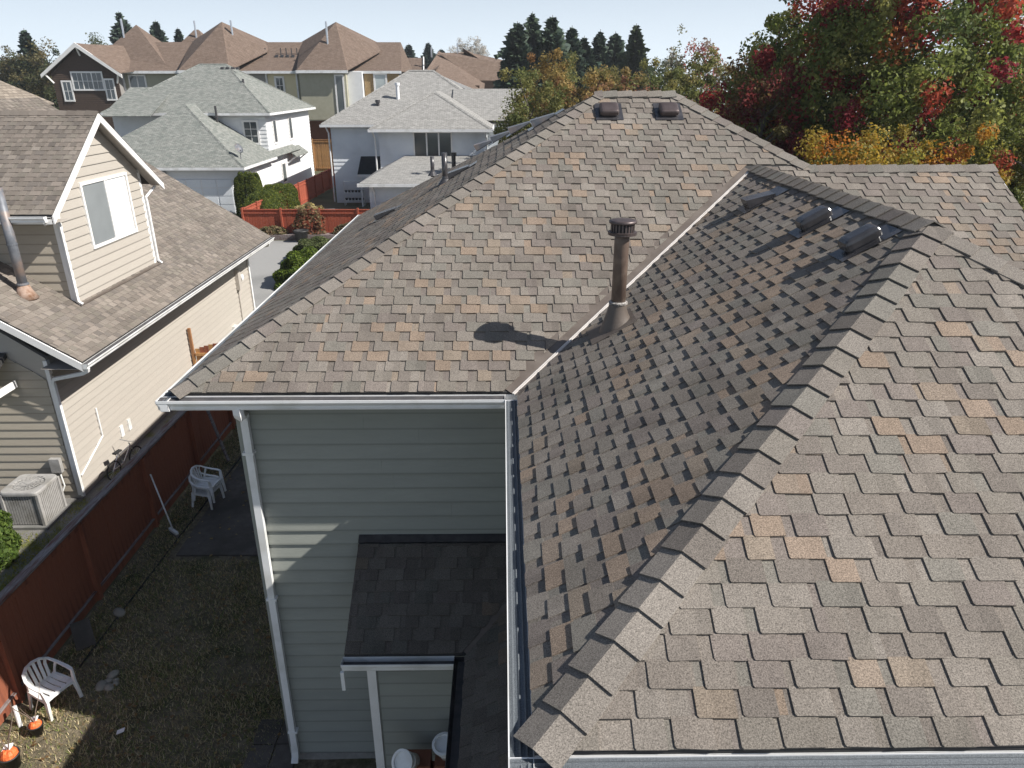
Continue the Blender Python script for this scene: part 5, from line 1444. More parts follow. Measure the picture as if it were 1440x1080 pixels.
# projecting bays under the peaks
mb = HB3(); mb.box(-34.2, -29.3, 84.2, 86.19, 0, 10.02); mb.build('bay_wall', 'wall_olive', tw)
mb = HB3(); mb.box(-21.8, -16.8, 84.2, 86.19, 5.2, 10.02); mb.build('bay_wall', 'wall_olive', tw)
mb = HB3(); mb.box(-16.79, -15.2, 84.9, 86.19, 5.2, 10.02); mb.build('bay_wall', 'wall_white', tw)
mb = HB3(); mb.box(-15.1, -11.4, 85.6, 86.19, 5.2, 10.02); mb.build('bay_wall', 'wall_shake', tw)
mb = HB3()
roof_faces(mb, [((-42, 85.5, 10.1), (-11, 85.5, 10.1), (-11.6, 91, 13.2), (-42, 91, 13.2)), ((-42, 91, 13.2), (-11.6, 91, 13.2), (-11, 97.6, 10.1), (-42, 97.6, 10.1)), ((-11, 85.5, 10.1), (-11, 97.6, 10.1), (-11.6, 91, 13.2))])
for xc in (-31.4, -18.9):
    roof_faces(mb, [((xc - 3.0, 83.7, 10.15), (xc + 2.4, 83.7, 10.15), (xc + 0.6, 88.6, 15.1)), ((xc + 2.4, 83.7, 10.15), (xc + 5.4, 88.6, 12.2), (xc + 4.6, 91.5, 13.2), (xc + 0.6, 88.6, 15.1)), ((xc - 3.0, 83.7, 10.15), (xc + 0.6, 88.6, 15.1), (xc - 4.2, 91.5, 13.2)), ((xc + 0.6, 88.6, 15.1), (xc + 4.6, 91.5, 13.2), (xc + 2, 97, 10.1), (xc - 2, 97, 10.1), (xc - 4.2, 91.5, 13.2))])
# left gabled end house
roof_faces(mb, [((-49.2, 84.2, 9.7), (-45.0, 84.2, 12.8), (-45.0, 97, 12.8), (-49.2, 97, 9.7)), ((-45.0, 84.2, 12.8), (-40.8, 84.2, 9.9), (-36, 90, 11), (-38, 97, 12.8), (-45.0, 97, 12.8)),
               ((-45.6, 87.5, 10.8), (-36.2, 86, 10.2), (-41.5, 91.5, 15.0)), ((-45.6, 87.5, 10.8), (-41.5, 91.5, 15.0), (-46.5, 96, 10.8)), ((-36.2, 86, 10.2), (-36.5, 96, 10.4), (-41.5, 91.5, 15.0))])
roof_faces(mb, hip_faces(-41, -33.5, 93, 103, 10.5, -37.5, -37, 98, 98, 14.9))
mb.build('roof', 'roof_brown', tw)
mb = HB3(); mb.box(-42, -11, 85.38, 85.5, 9.85, 10.12); mb.build('gutter', 'white', tw)
for xc in (-31.4, -18.9): mb = HB3(); mb.box(xc - 3.05, xc + 2.45, 83.55, 83.68, 9.88, 10.16); mb.build('gutter', 'white', tw)
mb = HB3(); mb.extrude([(-48.5, 84.98, 0), (-41.5, 84.98, 0), (-41.5, 84.98, 9.9), (-45, 84.98, 12.5), (-48.5, 84.98, 9.9)], (0, -0.08, 0)); mb.build('gable_wall', 'wall_brown', tw)
sj = HB3(); siding(None, None, (-48.5, 84.88, 0), (1, 0, 0), (0, -1, 0), 4, 9.8, lambda z: (0, 7), 0.22, None, joined=sj, lap=0.04); tag(sj.build('siding', 'wall_brown', tw), kind='stuff')
for sg in (-1, 1):
    mb = HB3(); mb.extrude([(-45, 84.3, 12.85), (-45 + sg * 4.3, 84.3, 9.75), (-45 + sg * 4.3, 84.3, 9.4), (-45, 84.3, 12.4)], (0, -0.12, 0)); mb.build('rake_board', 'whitewood', tw)
    mb = HB3(); mb.beam((-45 + sg * 3.4, 84.8, 8.9), (-45 + sg * 3.9, 84.3, 9.8), 0.14, 0.14); mb.build('bracket', 'whitewood', tw)
mb = HB3(); mb.beam((-45, 84.8, 11.6), (-45, 84.25, 12.5), 0.14, 0.14); mb.build('bracket', 'whitewood', tw)
window_y(tw, HO3, 84.84, -46.3, -43.2, 8.3, 9.9, 3, 'glass_dark', 0.16, (2, 2))
window_y(tw, HO3, 84.84, -47.5, -46.7, 7.2, 9.0, 1, 'glass_dark', 0.16, (2, 2)); window_y(tw, HO3, 84.84, -42.9, -42.1, 7.3, 9.2, 1, 'glass_dark', 0.16, (2, 2))
window_y(tw, HO3, 86.1, -40.8, -39.2, 7.8, 9.6, 2, 'glass', 0.16)
for x in (-27.9, -24.5): window_y(tw, HO3, 86.08, x - 0.35, x + 0.35, 7.9, 9.4, 1, 'glass_dark', 0.2, (2, 2))
window_y(tw, HO3, 84.18, -17.9, -17.2, 5.6, 9.6, 1, 'glass', 0.16); window_y(tw, HO3, 85.56, -13.9, -12.8, 7.8, 9.7, 1, 'glass_pale', 0.2)
window_y(tw, HO3, 86.08, -22.1, -21.4, 5.6, 7.4, 1, 'glass', 0.15)
for x in (-22.55, -41.45, -25.85, -15.12): mb = HB3(); mb.box(x - 0.09, x + 0.09, 85.9, 86.08, 0, 10); mb.build('downspout', 'white', tw)
for x, y, z in ((-29.6, 88, 13.3), (-18.9, 86.4, 13.1), (-42.5, 90.2, 13.6), (-37.0, 97, 13.9)):
    mb = HB3(); mb.tube([(x, y, z - 0.4), (x, y, z + 1.9)], 0.11, 8); mb.build('flue_pipe', 'steel', tw)
for x in (-28.3, -27.6, -26.9, -25.2, -24.6, -24.0, -23.4):
    mb = HB3(); mb.box(x, x + 0.3, 88.0, 88.35, 11.4, 11.8); v = mb.build('roof_vent', 'black_metal', tw)
    mb = HB3(); mb.tube([(x + 0.5, 88.6, 11.7), (x + 0.5, 88.6, 12.5)], 0.06, 6); mb.build('vent_pipe', 'black_metal', v)

# farther brown roofs
def back_house(label, O, parts_):
    h = thing('house', label, 'house', O)
    mb = MB(O); 
    for b in parts_['walls']: mb.box(*b)
    mb.build('wall', parts_['wm'], h)
    mb = MB(O); roof_faces(mb, parts_['roof']); mb.build('roof', parts_['rm'], h)
    if 'trim' in parts_:
        for a, b in parts_['trim']:
            mb = MB(O); mb.beam(a, b, 0.14, 0.35); mb.build('rake_board', 'whitewood', h)
    for q in parts_.get('extra', []):
        mb = MB(O); mb.tube([(q[0], q[1], q[2]), (q[0], q[1], q[2] + q[3])], 0.1, 8); mb.build('vent_pipe', 'steel', h)
    return h
back_house('brown-roofed house with a white-trimmed gable behind the blue-white house', (-7, 105, 0), dict(
    walls=[(-10.2, -3.0, 101, 112, 0, 8.6), (-3, 4.2, 106, 116, 0, 9.2)], wm='wall_brown', rm='roof_brown',
    roof=[((-12.4, 99.5, 9.2), (-8.2, 99.5, 10.6), (-8.2, 112, 12.3), (-12.4, 112, 9.2)), ((-9.6, 99.2, 10.4), (-2.4, 99.2, 7.6), (-2.4, 108, 9.2), (-8.6, 108, 12.9)), ((-8.6, 106, 12.6), (-2.6, 106, 8.8), (4.4, 106, 9.1), (4.2, 110, 11), (-4.6, 110, 12.8)), ((-5.4, 108, 13.3), (-1.5, 108, 10.9), (4.3, 109, 11.0), (4.3, 115, 9.2), (-4.8, 115, 9.2))],
    trim=[((-9.6, 99.1, 10.3), (-2.3, 99.1, 7.45)), ((-9.6, 99.1, 10.3), (-11.6, 99.1, 9.4)), ((4.4, 106, 9.0), (4.3, 110, 10.9))], extra=[(-9.3, 104, 12, 1.2), (-6.1, 108, 12.6, 1.3)]))
back_house('low brown roof with a white gable edge past the end of the townhouse row', (-14, 104, 0), dict(
    walls=[(-18, -10.4, 103, 110, 0, 9.4)], wm='wall_grey', rm='roof_brown', roof=[((-18.6, 102, 9.3), (-10.2, 102, 9.3), (-10.6, 106, 12), (-18.6, 106, 12)), ((-18.6, 106, 12), (-10.6, 106, 12), (-10.2, 110.5, 9.3), (-18.6, 110.5, 9.3))],
    trim=[((-10.25, 102, 9.3), (-10.55, 106, 12.0))], extra=[(-13.6, 104.6, 10.9, 1.2)]))
back_house('brown-grey hip-roofed house behind the tan house dormer', (-26, 32, 0), dict(
    walls=[(-33, -20.6, 30.2, 33.9, 0, 7.9), (-33, -18.6, 27.2, 30.1, 0, 7.2)], wm='tan_dark', rm='roof_tan',
    roof=hip_faces(-34, -19.9, 29.5, 34.5, 8.15, -28, -21.2, 32, 32, 9.4) + hip_faces(-34, -17.9, 26.5, 31.0, 7.4, -28, -19.2, 28.9, 28.9, 8.35)))

# ------------------------------------------------------------------ vegetation
def leaf_cloud(g, centers, radii, per, size, cols, colfun=None, flat=0.0, droop=0.0):
    """leaf quads round clump centres: returns V,F,C"""
    n = len(centers); N = n * per
    c = np.repeat(centers, per, 0); r = np.repeat(radii, per, 0)
    d = g.normal(size=(N, 3)); d /= np.linalg.norm(d, axis=1, keepdims=True)
    p = c + d * (r * g.random((N, 1)) ** 0.5)
    nv = d + g.normal(size=(N, 3)) * 0.9; nv[:, 2] += 0.35
    nv /= np.linalg.norm(nv, axis=1, keepdims=True)
    t = np.cross(nv, g.normal(size=(N, 3))); t /= np.linalg.norm(t, axis=1, keepdims=True); b = np.cross(nv, t)
    s_ = size * g.uniform(0.6, 1.35, (N, 1))
    V = np.stack([p - t * s_ * 0.5, p + b * s_ * 0.34, p + t * s_ * 0.62, p - b * s_ * 0.34], 1).reshape(-1, 3)
    F = np.arange(4 * N).reshape(-1, 4)
    cc = np.repeat(colfun(g, centers), per, 0) if colfun else np.array(cols)[g.integers(0, len(cols), N)]
    cc = cc * g.uniform(0.72, 1.28, (N, 1))
    return V, F, np.repeat(cc, 4, 0)

def tree(name, label, x, y, H, crown_z0, rx, ry, cols, seed, nclump=130, per=60, size=0.16, group=None, colfun=None, trunk=0.22, shape=1.0, mat='leaf', bark='bark', gap=0.75, cat='tree', lean=0.0, clump_r=None):
    g = np.random.default_rng(seed); r = random.Random(seed)
    t = thing(name, label, cat, (x, y, 0), 0, group)
    ch = (H - crown_z0) / 2; cz = crown_z0 + ch
    # lobed outline: radius modulated by direction
    ph = g.uniform(0, 6.28, 6)
    d = g.normal(size=(nclump, 3)); d /= np.linalg.norm(d, axis=1, keepdims=True)
    rad = (0.28 + 0.72 * g.random(nclump) ** 0.42)
    az = np.arctan2(d[:, 1], d[:, 0])
    lob = 1 + 0.14 * np.sin(3 * az + ph[0] + 2 * d[:, 2]) + 0.10 * np.sin(5 * az + ph[1] - 3 * d[:, 2]) + 0.08 * np.sin(7 * d[:, 2] + ph[2])
    C = np.stack([d[:, 0] * rx * rad * lob, d[:, 1] * ry * rad * lob, cz + d[:, 2] * ch * rad * lob * (1 + 0.06 * np.sin(4 * az + ph[3]))], 1)
    if shape != 1.0:   # narrow towards the top
        k = (C[:, 2] - crown_z0) / (H - crown_z0); C[:, :2] *= np.clip(1.25 - shape * 0.5 * k, 0.15, 1.3)[:, None]
    C[:, 0] += lean * (C[:, 2] - cz)
    cr = (clump_r or 0.2 * (rx + ry) / 2) * g.uniform(0.5, 1.2, (nclump, 1))
    V, F, K = leaf_cloud(g, C, cr, per, size, cols, (lambda g_, c_: colfun(g_, c_ + np.array([x, y, 0]))) if colfun else (lambda g_, c_: np.array(cols)[g_.integers(0, len(cols), len(c_))]))
    npmesh('crown', V, F, K, mat, t)
    mb = MB()
    top = crown_z0 + (H - crown_z0) * 0.72
    mb.tube([(0, 0, 0), (0.05, 0.03, crown_z0 * 0.6), (lean * 0.3, -0.05, crown_z0 + ch * 0.5), (lean, 0, top)], [trunk * 1.3, trunk, trunk * 0.7, trunk * 0.15], 8)
    tk = mb.build('trunk', bark, t, True)
    idx = g.choice(nclump, min(nclump, 26), replace=False)
    mb = MB()
    for i in idx:
        e = Vector(C[i]); s0 = Vector((0, 0, max(crown_z0 * 0.55, min(e.z - 0.6 * math.hypot(e.x, e.y), top)))); m_ = s0.lerp(e, 0.5) + Vector((r.uniform(-.2, .2), r.uniform(-.2, .2), 0.25))
        mb.tube([s0, m_, e], [trunk * 0.4, trunk * 0.22, 0.012], 5, cap=False)
    mb.build('limbs', bark, tk)
    return t

def conifer(label, x, y, H, rad, seed, cols, group, z0=1.0, dens=1.0):
    g = np.random.default_rng(seed)
    t = thing('conifer', label, 'tree', (x, y, 0), 0, group)
    nb = int(900 * dens)
    f = g.random(nb) ** 1.15
    f = np.sort(f)
    az0 = g.uniform(0, 6.28, 3)
    tier = 1 + 0.25 * np.sin(f * 33 + g.uniform(0, 6)) * (1 - f)
    L = (rad * (1 - f) ** 0.72 * tier * g.uniform(0.62, 1.12, nb) + 0.16)
    z = z0 + (H - z0 - 0.3) * f
    th = g.uniform(0, 6.283, nb)
    L = L * (1 + 0.28 * np.sin(th * 2 + az0[0] + 6 * f) + 0.16 * np.sin(3 * th + az0[1] - 9 * f)) * np.where(g.random(nb) < 0.12, 1.3, 1.0)
    V = []; K = []
    ns = 9
    for q in range(ns):
        u = (q + g.random(nb)) / ns
        sag = -0.5 * L * u + 0.22 * L * u * u
        dv = np.stack([np.cos(th), np.sin(th), np.zeros(nb)], 1); sv = np.stack([-np.sin(th), np.cos(th), np.zeros(nb)], 1)
        base = dv * (L * u)[:, None]; base[:, 2] += z + sag
        for sg in (-1, 1):
            ln = (0.34 * L ** 0.5 * (1.1 - 0.6 * u) * g.uniform(0.5, 1.25, nb))[:, None]
            w = (0.11 + 0.05 * rad) * g.uniform(0.7, 1.4, (nb, 1))
            tip = base + sv * sg * ln + dv * ln * 0.6; tip[:, 2] += -0.3 * ln[:, 0] + g.uniform(-0.1, 0.1, nb)
            up = np.zeros((nb, 3)); up[:, 2] = w[:, 0] * 0.8
            V.append(np.stack([base - dv * w + up * 0.4, base + dv * w, tip + dv * w * 0.25, tip - dv * w * 0.3 - up], 1))
            K.append(np.array(cols)[g.integers(0, len(cols), nb)] * g.uniform(0.65, 1.35, (nb, 1)))
    # leader
    V = np.concatenate(V, 0).reshape(-1, 3); n = len(V) // 4
    npmesh('crown', V, np.arange(4 * n).reshape(-1, 4), np.repeat(np.concatenate(K, 0), 4, 0), 'needle', t)
    mb = MB(); mb.tube([(0, 0, 0), (0, 0, H * 0.5), (0, 0, H)], [0.3, 0.17, 0.03], 8); mb.build('trunk', 'bark', t, True)
    return t

# the big red and green maple beyond the roof
def maple_col(g, c):
    n = len(c); out = np.zeros((n, 3))
    gre = np.array([(0.14, 0.18, 0.045), (0.19, 0.225, 0.055), (0.24, 0.26, 0.07), (0.115, 0.15, 0.045), (0.29, 0.285, 0.085)])
    red = np.array([(0.32, 0.04, 0.04), (0.4, 0.08, 0.045), (0.24, 0.03, 0.04), (0.44, 0.15, 0.055)])
    for i in range(n):
        x, y, z = c[i]
        f = 0.5 + 0.5 * math.sin(x * 1.1 + 0.7 * z) * math.sin(z * 1.35 - y * 0.9 + 1.0)
        pr = 0.08 + 0.28 * (f > 0.74) + 0.42 * (x < 8.9) + 0.38 * (z > 10.9 and x < 13.0)
        if x > 13.5: pr = 0.12 + 0.3 * (f > 0.75)
        out[i] = red[g.integers(0, 4)] if g.random() < pr else gre[g.integers(0, 5)]
    return out
tree('maple_tree', 'large maple turning from green to dark red behind the right-hand roof wing', 12.7, 24.5, 13.4, 2.2, 5.1, 4.6, None, 41, 980, 180, 0.125, colfun=maple_col, trunk=0.24, clump_r=0.58)
def edge_red(g, c):
    red = np.array([(0.17, 0.03, 0.035), (0.22, 0.045, 0.04), (0.13, 0.025, 0.03), (0.13, 0.11, 0.04), (0.16, 0.1, 0.04)])
    return red[g.integers(0, 5, len(c))]
tree('maple_tree', 'narrow crimson maple standing against the left flank of the large maple', 7.9, 23.2, 9.9, 3.0, 1.25, 1.5, None, 42, 90, 190, 0.1, colfun=edge_red, trunk=0.14, clump_r=0.42)
ORG = [(0.36, 0.2, 0.03), (0.42, 0.21, 0.03), (0.3, 0.22, 0.035), (0.45, 0.17, 0.025), (0.22, 0.2, 0.04), (0.38, 0.26, 0.04)]
tree('small_tree', 'small golden orange tree close behind the right-hand roof wing', 8.2, 17.8, 8.05, 3.5, 1.9, 1.6, ORG, 43, 140, 180, 0.075, trunk=0.1, group='golden trees behind the wing', clump_r=0.42)
tree('small_tree', 'small golden yellow tree with red tips between the wing and large maple', 10.9, 18.4, 8.0, 3.5, 1.8, 1.6, ORG[:3] + [(0.26, 0.25, 0.05), (0.3, 0.06, 0.03)], 44, 130, 180, 0.075, trunk=0.1, group='golden trees behind the wing', clump_r=0.42)
tree('small_tree', 'yellow-green leafy tree with grey twigs at the far end of the wing', 14.6, 19.6, 9.6, 1.5, 1.9, 1.9, [(0.16, 0.17, 0.04), (0.2, 0.19, 0.05), (0.1, 0.12, 0.03), (0.26, 0.2, 0.05)], 45, 150, 170, 0.08, trunk=0.12, clump_r=0.45)
tree('small_tree', 'thin grey-leaved tree with open twigs beside the large maple', 17.8, 26.5, 12.4, 5.0, 2.0, 2.0, [(0.22, 0.23, 0.14), (0.16, 0.18, 0.1), (0.28, 0.26, 0.17)], 46, 70, 38, 0.13, trunk=0.12, clump_r=0.5)
# the belt of autumn trees behind the ridge
GB = [(0.270, 0.203, 0.068), (0.338, 0.230, 0.074), (0.216, 0.189, 0.061), (0.378, 0.270, 0.095), (0.297, 0.169, 0.074)]
GG = [(0.176, 0.189, 0.061), (0.230, 0.223, 0.074), (0.135, 0.155, 0.047), (0.270, 0.243, 0.081)]
GP = [(0.324, 0.189, 0.095), (0.297, 0.216, 0.081), (0.378, 0.176, 0.108), (0.203, 0.189, 0.068)]
belt = [(1.6, 42, 9.6, 1.7, GG, 'olive green tree at the outer end of the autumn tree belt by the blue-white house'),
        (2.9, 47, 11.0, 1.9, GB, 'tall golden brown tree standing in front of the tallest dark conifers'),
        (4.9, 43, 9.6, 1.9, GB, 'golden brown rounded tree between the tall golden tree and the conifer gap'),
        (7.0, 46, 9.3, 1.8, GP, 'pinkish brown low tree in the dip of the autumn tree belt'),
        (9.0, 44, 9.9, 2.0, GG, 'olive green rounded tree right behind the main ridge vents'),
        (11.4, 45, 10.5, 2.1, GG, 'full olive green tree beside the thin pink-red tree'),
        (13.8, 42, 10.0, 2.1, GP, 'brown-green tree between the thin pink-red tree and the crimson maple'),
        (10.8, 36, 8.6, 1.9, [(0.14, 0.15, 0.035), (0.2, 0.19, 0.045), (0.1, 0.12, 0.03), (0.24, 0.12, 0.03)], 'yellow-green tree low behind the right hip of the main roof'),
        (15.6, 38, 10.2, 2.0, GG, 'green tree filling the gap behind the crimson maple'),
        (6.0, 50, 9.9, 2.2, GB, 'golden tree in the back rank of the belt below the lone slim conifer'),
        (8.2, 51, 9.8, 2.1, GP, 'russet tree in the back rank of the belt below the second conifer group'),
        (4.0, 51, 10.2, 2.0, GG, 'olive tree in the back rank of the belt under the tallest conifer group'),
        (17.0, 46, 10.4, 2.2, GG, 'olive tree in the back rank beside the dark green round tree'),
        (12.6, 38, 9.0, 2.0, GP, 'brown-green tree in the front rank before the crimson maple')]
for i, (x, y, h, r0, c, lb) in enumerate(belt):
    tree('autumn_tree', lb, x, y, h, 1.2, r0 * 1.3, r0 * 1.1, c, 60 + i, 170, 120, 0.13, group='autumn tree belt', trunk=0.14, clump_r=0.5, shape=1.3 if i in (1, 5) else 1.0)
tree('thin_tree', 'thin half-bare tree with pink-red leaves rising above the tree belt', 13.9, 54, 12.4, 4.5, 1.6, 1.4, [(0.42, 0.14, 0.12), (0.5, 0.2, 0.17), (0.3, 0.09, 0.09), (0.35, 0.27, 0.22)], 80, 70, 34, 0.17, trunk=0.1, clump_r=0.5)
tree('thin_tree', 'thin half-bare grey-green tree next to the pink-red one', 11.9, 55, 12.2, 4.5, 1.3, 1.2, [(0.22, 0.22, 0.14), (0.3, 0.27, 0.2), (0.18, 0.2, 0.1)], 81, 55, 26, 0.17, trunk=0.1, clump_r=0.5)
tree('broadleaf_tree', 'dark green round tree beyond the crimson maple', 20.5, 62, 12.0, 3, 2.4, 2.2, [(0.04, 0.065, 0.025), (0.055, 0.08, 0.03)], 82, 90, 60, 0.2, trunk=0.2, clump_r=0.6)
# conifers on the skyline
DG = [(0.036, 0.06, 0.04), (0.047, 0.076, 0.046), (0.03, 0.052, 0.038), (0.058, 0.084, 0.046)]
CG = 'dark conifers on the skyline'
cons = [(1.7, 90, 15.3, 4.2, 'dark conifer at the townhouse side of the tallest group'), (3.5, 93, 16.5, 3.9, 'tallest dark conifer in the middle of the tallest group'),
        (5.7, 91, 16.0, 4.3, 'dark conifer on the maple side of the tallest group'), (8.3, 95, 15.2, 3.0, 'slim dark conifer alone beside the tallest group'),
        (10.0, 97, 14.2, 3.1, 'shorter slim dark conifer next to the lone one'), (12.3, 100, 15.1, 3.2, 'dark conifer starting the second conifer group'),
        (14.5, 102, 15.0, 3.4, 'dark conifer in the middle of the second conifer group')]
for i, (x, y, h, r0, lb) in enumerate(cons): conifer(lb, x, y, h, r0 * (1.35, 1.1, 1.3, 1.25, 1.4, 1.2, 1.35)[i], 90 + i, DG, CG)
conifer('lighter green conifer ending the second conifer group', 16.6, 99, 15.7, 4.0, 99, [(0.06, 0.085, 0.035), (0.08, 0.105, 0.045), (0.045, 0.07, 0.03)], CG)
tree('broadleaf_tree', 'mid green rounded tree at the foot of the second conifer group', 19.8, 95, 12.0, 4, 3.0, 2.6, [(0.07, 0.1, 0.035), (0.1, 0.13, 0.05)], 83, 90, 60, 0.24, trunk=0.2, clump_r=0.8)
SM = [(0.05, 0.075, 0.06), (0.065, 0.09, 0.07), (0.04, 0.065, 0.055)]
for i, (x, y, h, r0, lb) in enumerate(((-18.8, 160, 15.2, 2.4, 'distant conifer just past the end peak of the townhouse row'), (-14.9, 160, 15.5, 2.2, 'distant conifer in the middle of the far row of three'), (-12.4, 161, 14.3, 2.6, 'distant low conifer at the gable end of the far row of three'), (-7.8, 158, 14.2, 2.2, 'distant conifer beside the pale bare tree'), (4.0, 165, 13.6, 1.5, 'distant pointed conifer just beyond the brown roofs'))):
    conifer(lb, x, y, h + 1.0, r0 * 1.7, 110 + i, SM, 'distant conifers', z0=3)
for i, (x, y, h, r0, lb) in enumerate(((-61.4, 130, 19.2, 3.2, 'tall conifer rising behind the townhouse gable'), (-56.2, 131, 18.0, 2.8, 'middle conifer of three behind the townhouse row'), (-53.2, 132, 17.0, 2.4, 'shortest conifer of three behind the townhouse row'), (-66.4, 112, 15.6, 2.8, 'dark conifer overlapping the mixed trees left behind the tan house'), (-80, 121, 13.2, 2.6, 'small dark conifer far behind the tan house'))):
    conifer(lb, x, y, h + 0.3, r0 * 1.5, 120 + i, DG[:2] + SM[:2], 'conifers behind the townhouses', z0=2)
MX = [(0.1, 0.11, 0.045), (0.16, 0.14, 0.06), (0.07, 0.09, 0.04), (0.2, 0.16, 0.07)]
for i, (x, y, h, r0, c, lb) in enumerate(((-62.5, 108, 12.8, 4.2, MX, 'brown-green broad tree beside the townhouse gable'), (-60, 120, 14.9, 4.2, [(0.09, 0.11, 0.05), (0.13, 0.14, 0.06)], 'light green broad tree showing over the townhouse gable roof'), (-55.5, 128, 14.6, 4.0, [(0.07, 0.1, 0.04), (0.1, 0.13, 0.05)], 'mid green broad tree between the tall conifers and the roof'), (-75, 118, 12.4, 3.6, MX, 'olive broad tree far behind the tan house'), (-82, 116, 13.6, 3.8, MX, 'brown-olive broad tree at the end of the far tree line'), (-69.5, 114, 12.6, 3.0, MX, 'narrow olive tree between the dark conifers'))):
    tree('broadleaf_tree', lb, x, y, h + 0.3, 2.5, r0 * 1.15, r0 * 0.9, c, 130 + i, 150, 90, 0.26, group='broad trees behind the townhouses', trunk=0.25, clump_r=1.0)
tree('bare_tree', 'pale nearly bare round tree rising behind the brown roofs', -4.8, 120, 15.8, 7.5, 2.9, 2.6, [(0.5, 0.47, 0.42), (0.56, 0.53, 0.48), (0.44, 0.42, 0.38)], 140, 150, 60, 0.17, bark='palebark', trunk=0.16, clump_r=0.7)
tree('thin_tree', 'small yellowish tree beside the pale bare tree', 0.4, 125, 13.2, 5, 1.4, 1.3, [(0.2, 0.17, 0.07), (0.16, 0.16, 0.06)], 141, 50, 50, 0.24, trunk=0.14, clump_r=0.6)

# clipped shrubs and hedges
def shrub(name, label, x0, x1, y0, y1, h, cols, seed, n=9000, size=0.07, boxy=True, cat='shrub', group=None):
    g = np.random.default_rng(seed); cx, cy = (x0 + x1) / 2, (y0 + y1) / 2
    t = thing(name, label, cat, (cx, cy, 0), 0, group)
    d = g.normal(size=(n, 3)); d /= np.linalg.norm(d, axis=1, keepdims=True); d[:, 2] = np.abs(d[:, 2])
    e = 0.5 if boxy else 0.8
    q = np.sign(d) * np.abs(d) ** e; q /= np.maximum(1, np.abs(q).max(1, keepdims=True))
    lob = 1 + (0.025 if boxy else 0.07) * np.sin(9 * q[:, :1] + 5 * q[:, 1:2]) + (0.02 if boxy else 0.06) * np.sin(13 * q[:, 2:3] + 7 * q[:, 1:2])
    p = q * lob * np.array([(x1 - x0) / 2, (y1 - y0) / 2, h]) * (0.8 + 0.2 * g.random((n, 1)) ** 0.5)
    nv = d + g.normal(size=(n, 3)) * 0.8; nv /= np.linalg.norm(nv, axis=1, keepdims=True)
    a = np.cross(nv, g.normal(size=(n, 3))); a /= np.linalg.norm(a, axis=1, keepdims=True); b = np.cross(nv, a)
    s_ = size * g.uniform(0.6, 1.4, (n, 1))
    V = np.stack([p - a * s_, p + b * s_ * .6, p + a * s_, p - b * s_ * .6], 1).reshape(-1, 3); V[:, 2] = np.maximum(V[:, 2], 0.01)
    K = np.array(cols)[g.integers(0, len(cols), n)] * g.uniform(0.65, 1.35, (n, 1))
    npmesh('foliage', V, np.arange(4 * n).reshape(-1, 4), np.repeat(K, 4, 0), 'leaf', t)
    mb = MB()
    for k in range(5): th = k * 1.3; mb.tube([(0, 0, 0), (0.3 * (x1 - x0) * math.cos(th) * 0.8, 0.3 * (y1 - y0) * math.sin(th) * 0.8, h * 0.75)], [0.03, 0.01], 5)
    mb.build('stems', 'bark', t)
    return t
YG = [(0.13, 0.16, 0.02), (0.18, 0.2, 0.03), (0.08, 0.11, 0.02), (0.05, 0.08, 0.02)]
shrub('hedge', 'tall clipped arborvitae column at the white garage corner', -19.1, -17.2, 52.2, 53.8, 3.1, YG, 150, 40000, 0.05, cat='hedge')
shrub('hedge', 'long clipped yellow-green hedge beside the white house wall', -17.6, -15.5, 48.6, 57.5, 2.1, YG, 151, 60000, 0.055, cat='hedge')
shrub('shrub', 'leafy pale green shrub by the driveway behind the main house eave', -11.6, -8.6, 37.5, 40.6, 1.15, [(0.13, 0.16, 0.06), (0.18, 0.2, 0.09), (0.09, 0.12, 0.04)], 152, 18000, 0.055, False)
shrub('shrub', 'rounded bright green shrub by the driveway nearer the main house', -10.9, -8.0, 32.6, 36.2, 1.5, [(0.11, 0.17, 0.02), (0.16, 0.21, 0.03), (0.07, 0.11, 0.02)], 153, 20000, 0.055, False)
shrub('shrub', 'green leafy bush beside the air conditioner', -11.2, -9.95, 11.5, 12.9, 1.05, [(0.1, 0.16, 0.03), (0.14, 0.2, 0.04), (0.06, 0.1, 0.02)], 154, 9000, 0.05, False)
for i, (x, h, lb, c) in enumerate(((-14.3, 0.75, 'low flowering shrub in the planting bed at its end by the hedge', [(0.2, 0.19, 0.09), (0.28, 0.2, 0.12)]), (-12.0, 1.9, 'thin reddish bush against the middle of the far red fence', [(0.26, 0.17, 0.1), (0.18, 0.15, 0.07), (0.3, 0.13, 0.08)]), (-9.6, 0.9, 'low dry shrub in the planting bed near the house eave', [(0.2, 0.19, 0.1), (0.26, 0.18, 0.11)]))):
    s_ = shrub('bed_shrub', lb, x - 1.0, x + 1.0, 44.6, 45.35, h, c, 160 + i, 900 if i == 1 else 1600, 0.1, False, group='bed shrubs')
shrub('bed_shrub', 'pale yellow flowering shrub behind the far red fence', -14.2, -11.6, 47.6, 49.4, 1.5, [(0.4, 0.33, 0.13), (0.48, 0.4, 0.2), (0.3, 0.24, 0.1)], 165, 2500, 0.11, False, group='bed shrubs')
pp = thing('plant_pot', 'large black planter pot in front of the far red fence', 'pot', (-12.3, 44.1, 0))
mb = MB(); mb.lathe([(0.3, 0), (0.42, 0.62), (0.45, 0.62), (0.45, 0.7), (0.38, 0.7), (0.36, 0.55), (0, 0.55)], n=18); mb.build('pot_body', 'pot', pp, True)
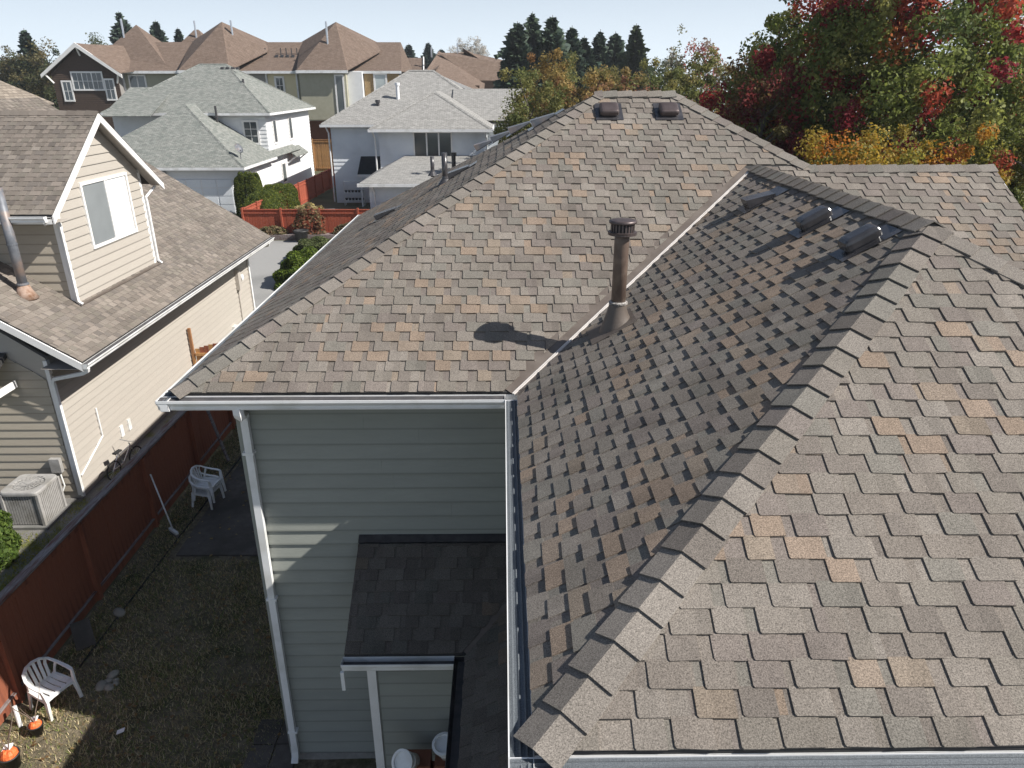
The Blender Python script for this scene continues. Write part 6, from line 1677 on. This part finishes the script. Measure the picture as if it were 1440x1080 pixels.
mb = MB(); mb.lathe([(0.36, 0.56), (0.0, 0.58)], n=18); mb.build('potting_soil', 'soil', pp)
# stacked boards and stools in the shaded far yard
for k in range(3):
    mb = MB(); mb.obox((-13.0 + 0.35 * k, 53.5 - 1.3 * k, 0.35 + 0.12 * k), (0.7, 0.1, 0), (-0.08, 0.45, 0), (0, 0, 0.05)); o = mb.build('garden_bench', 'worn')
    tag(o, 'low grey garden bench slab in the shaded far yard', 'bench', 'bench slabs in the far yard')

# the wooded edge of the neighbourhood closing the view
g = np.random.default_rng(300)
nt = 210
cx = np.concatenate([g.uniform(-235, 235, nt), g.uniform(-238, -225, 40), g.uniform(225, 238, 40)]); cy = np.concatenate([g.uniform(225, 244, nt), g.uniform(60, 235, 40), g.uniform(40, 235, 40)])
Cs = []; Rs = []
for x, y in zip(cx, cy):
    h = g.uniform(8.5, 12.5); kk = 9
    for q in range(kk):
        f = g.random(); Cs.append((x + g.normal() * 1.8 * (1 - 0.5 * f), y + g.normal() * 1.5, 0.8 + h * f)); Rs.append((1.5,))
V, F, K = leaf_cloud(g, np.array(Cs), np.array(Rs), 26, 0.75, None, lambda g_, c_: np.array([(0.05, 0.07, 0.04), (0.08, 0.1, 0.05), (0.13, 0.115, 0.06), (0.06, 0.08, 0.05)])[g_.integers(0, 4, len(c_))])
V[:, 2] = np.maximum(V[:, 2], 0.02)
tag(npmesh('distant_woods', V, F, K, 'leaf'), 'distant mixed woods closing the horizon behind the houses', 'woods', kind='stuff')

# thin summer haze that softens the far roofs and trees
mb = MB(); mb.box(-265, 265, -45, 265, -1.2, 22)
hz = bpy.data.materials.new('haze_air'); N, L = nodes(hz); N.clear()
ho = N.new('ShaderNodeOutputMaterial'); pv = N.new('ShaderNodeVolumePrincipled')
pv.inputs['Color'].default_value = (0.9, 0.95, 1.0, 1); pv.inputs['Density'].default_value = 0.00045; pv.inputs['Anisotropy'].default_value = 0.3
L.new(pv.outputs[0], ho.inputs['Volume'])
tag(mb.build('haze', hz), kind='stuff')
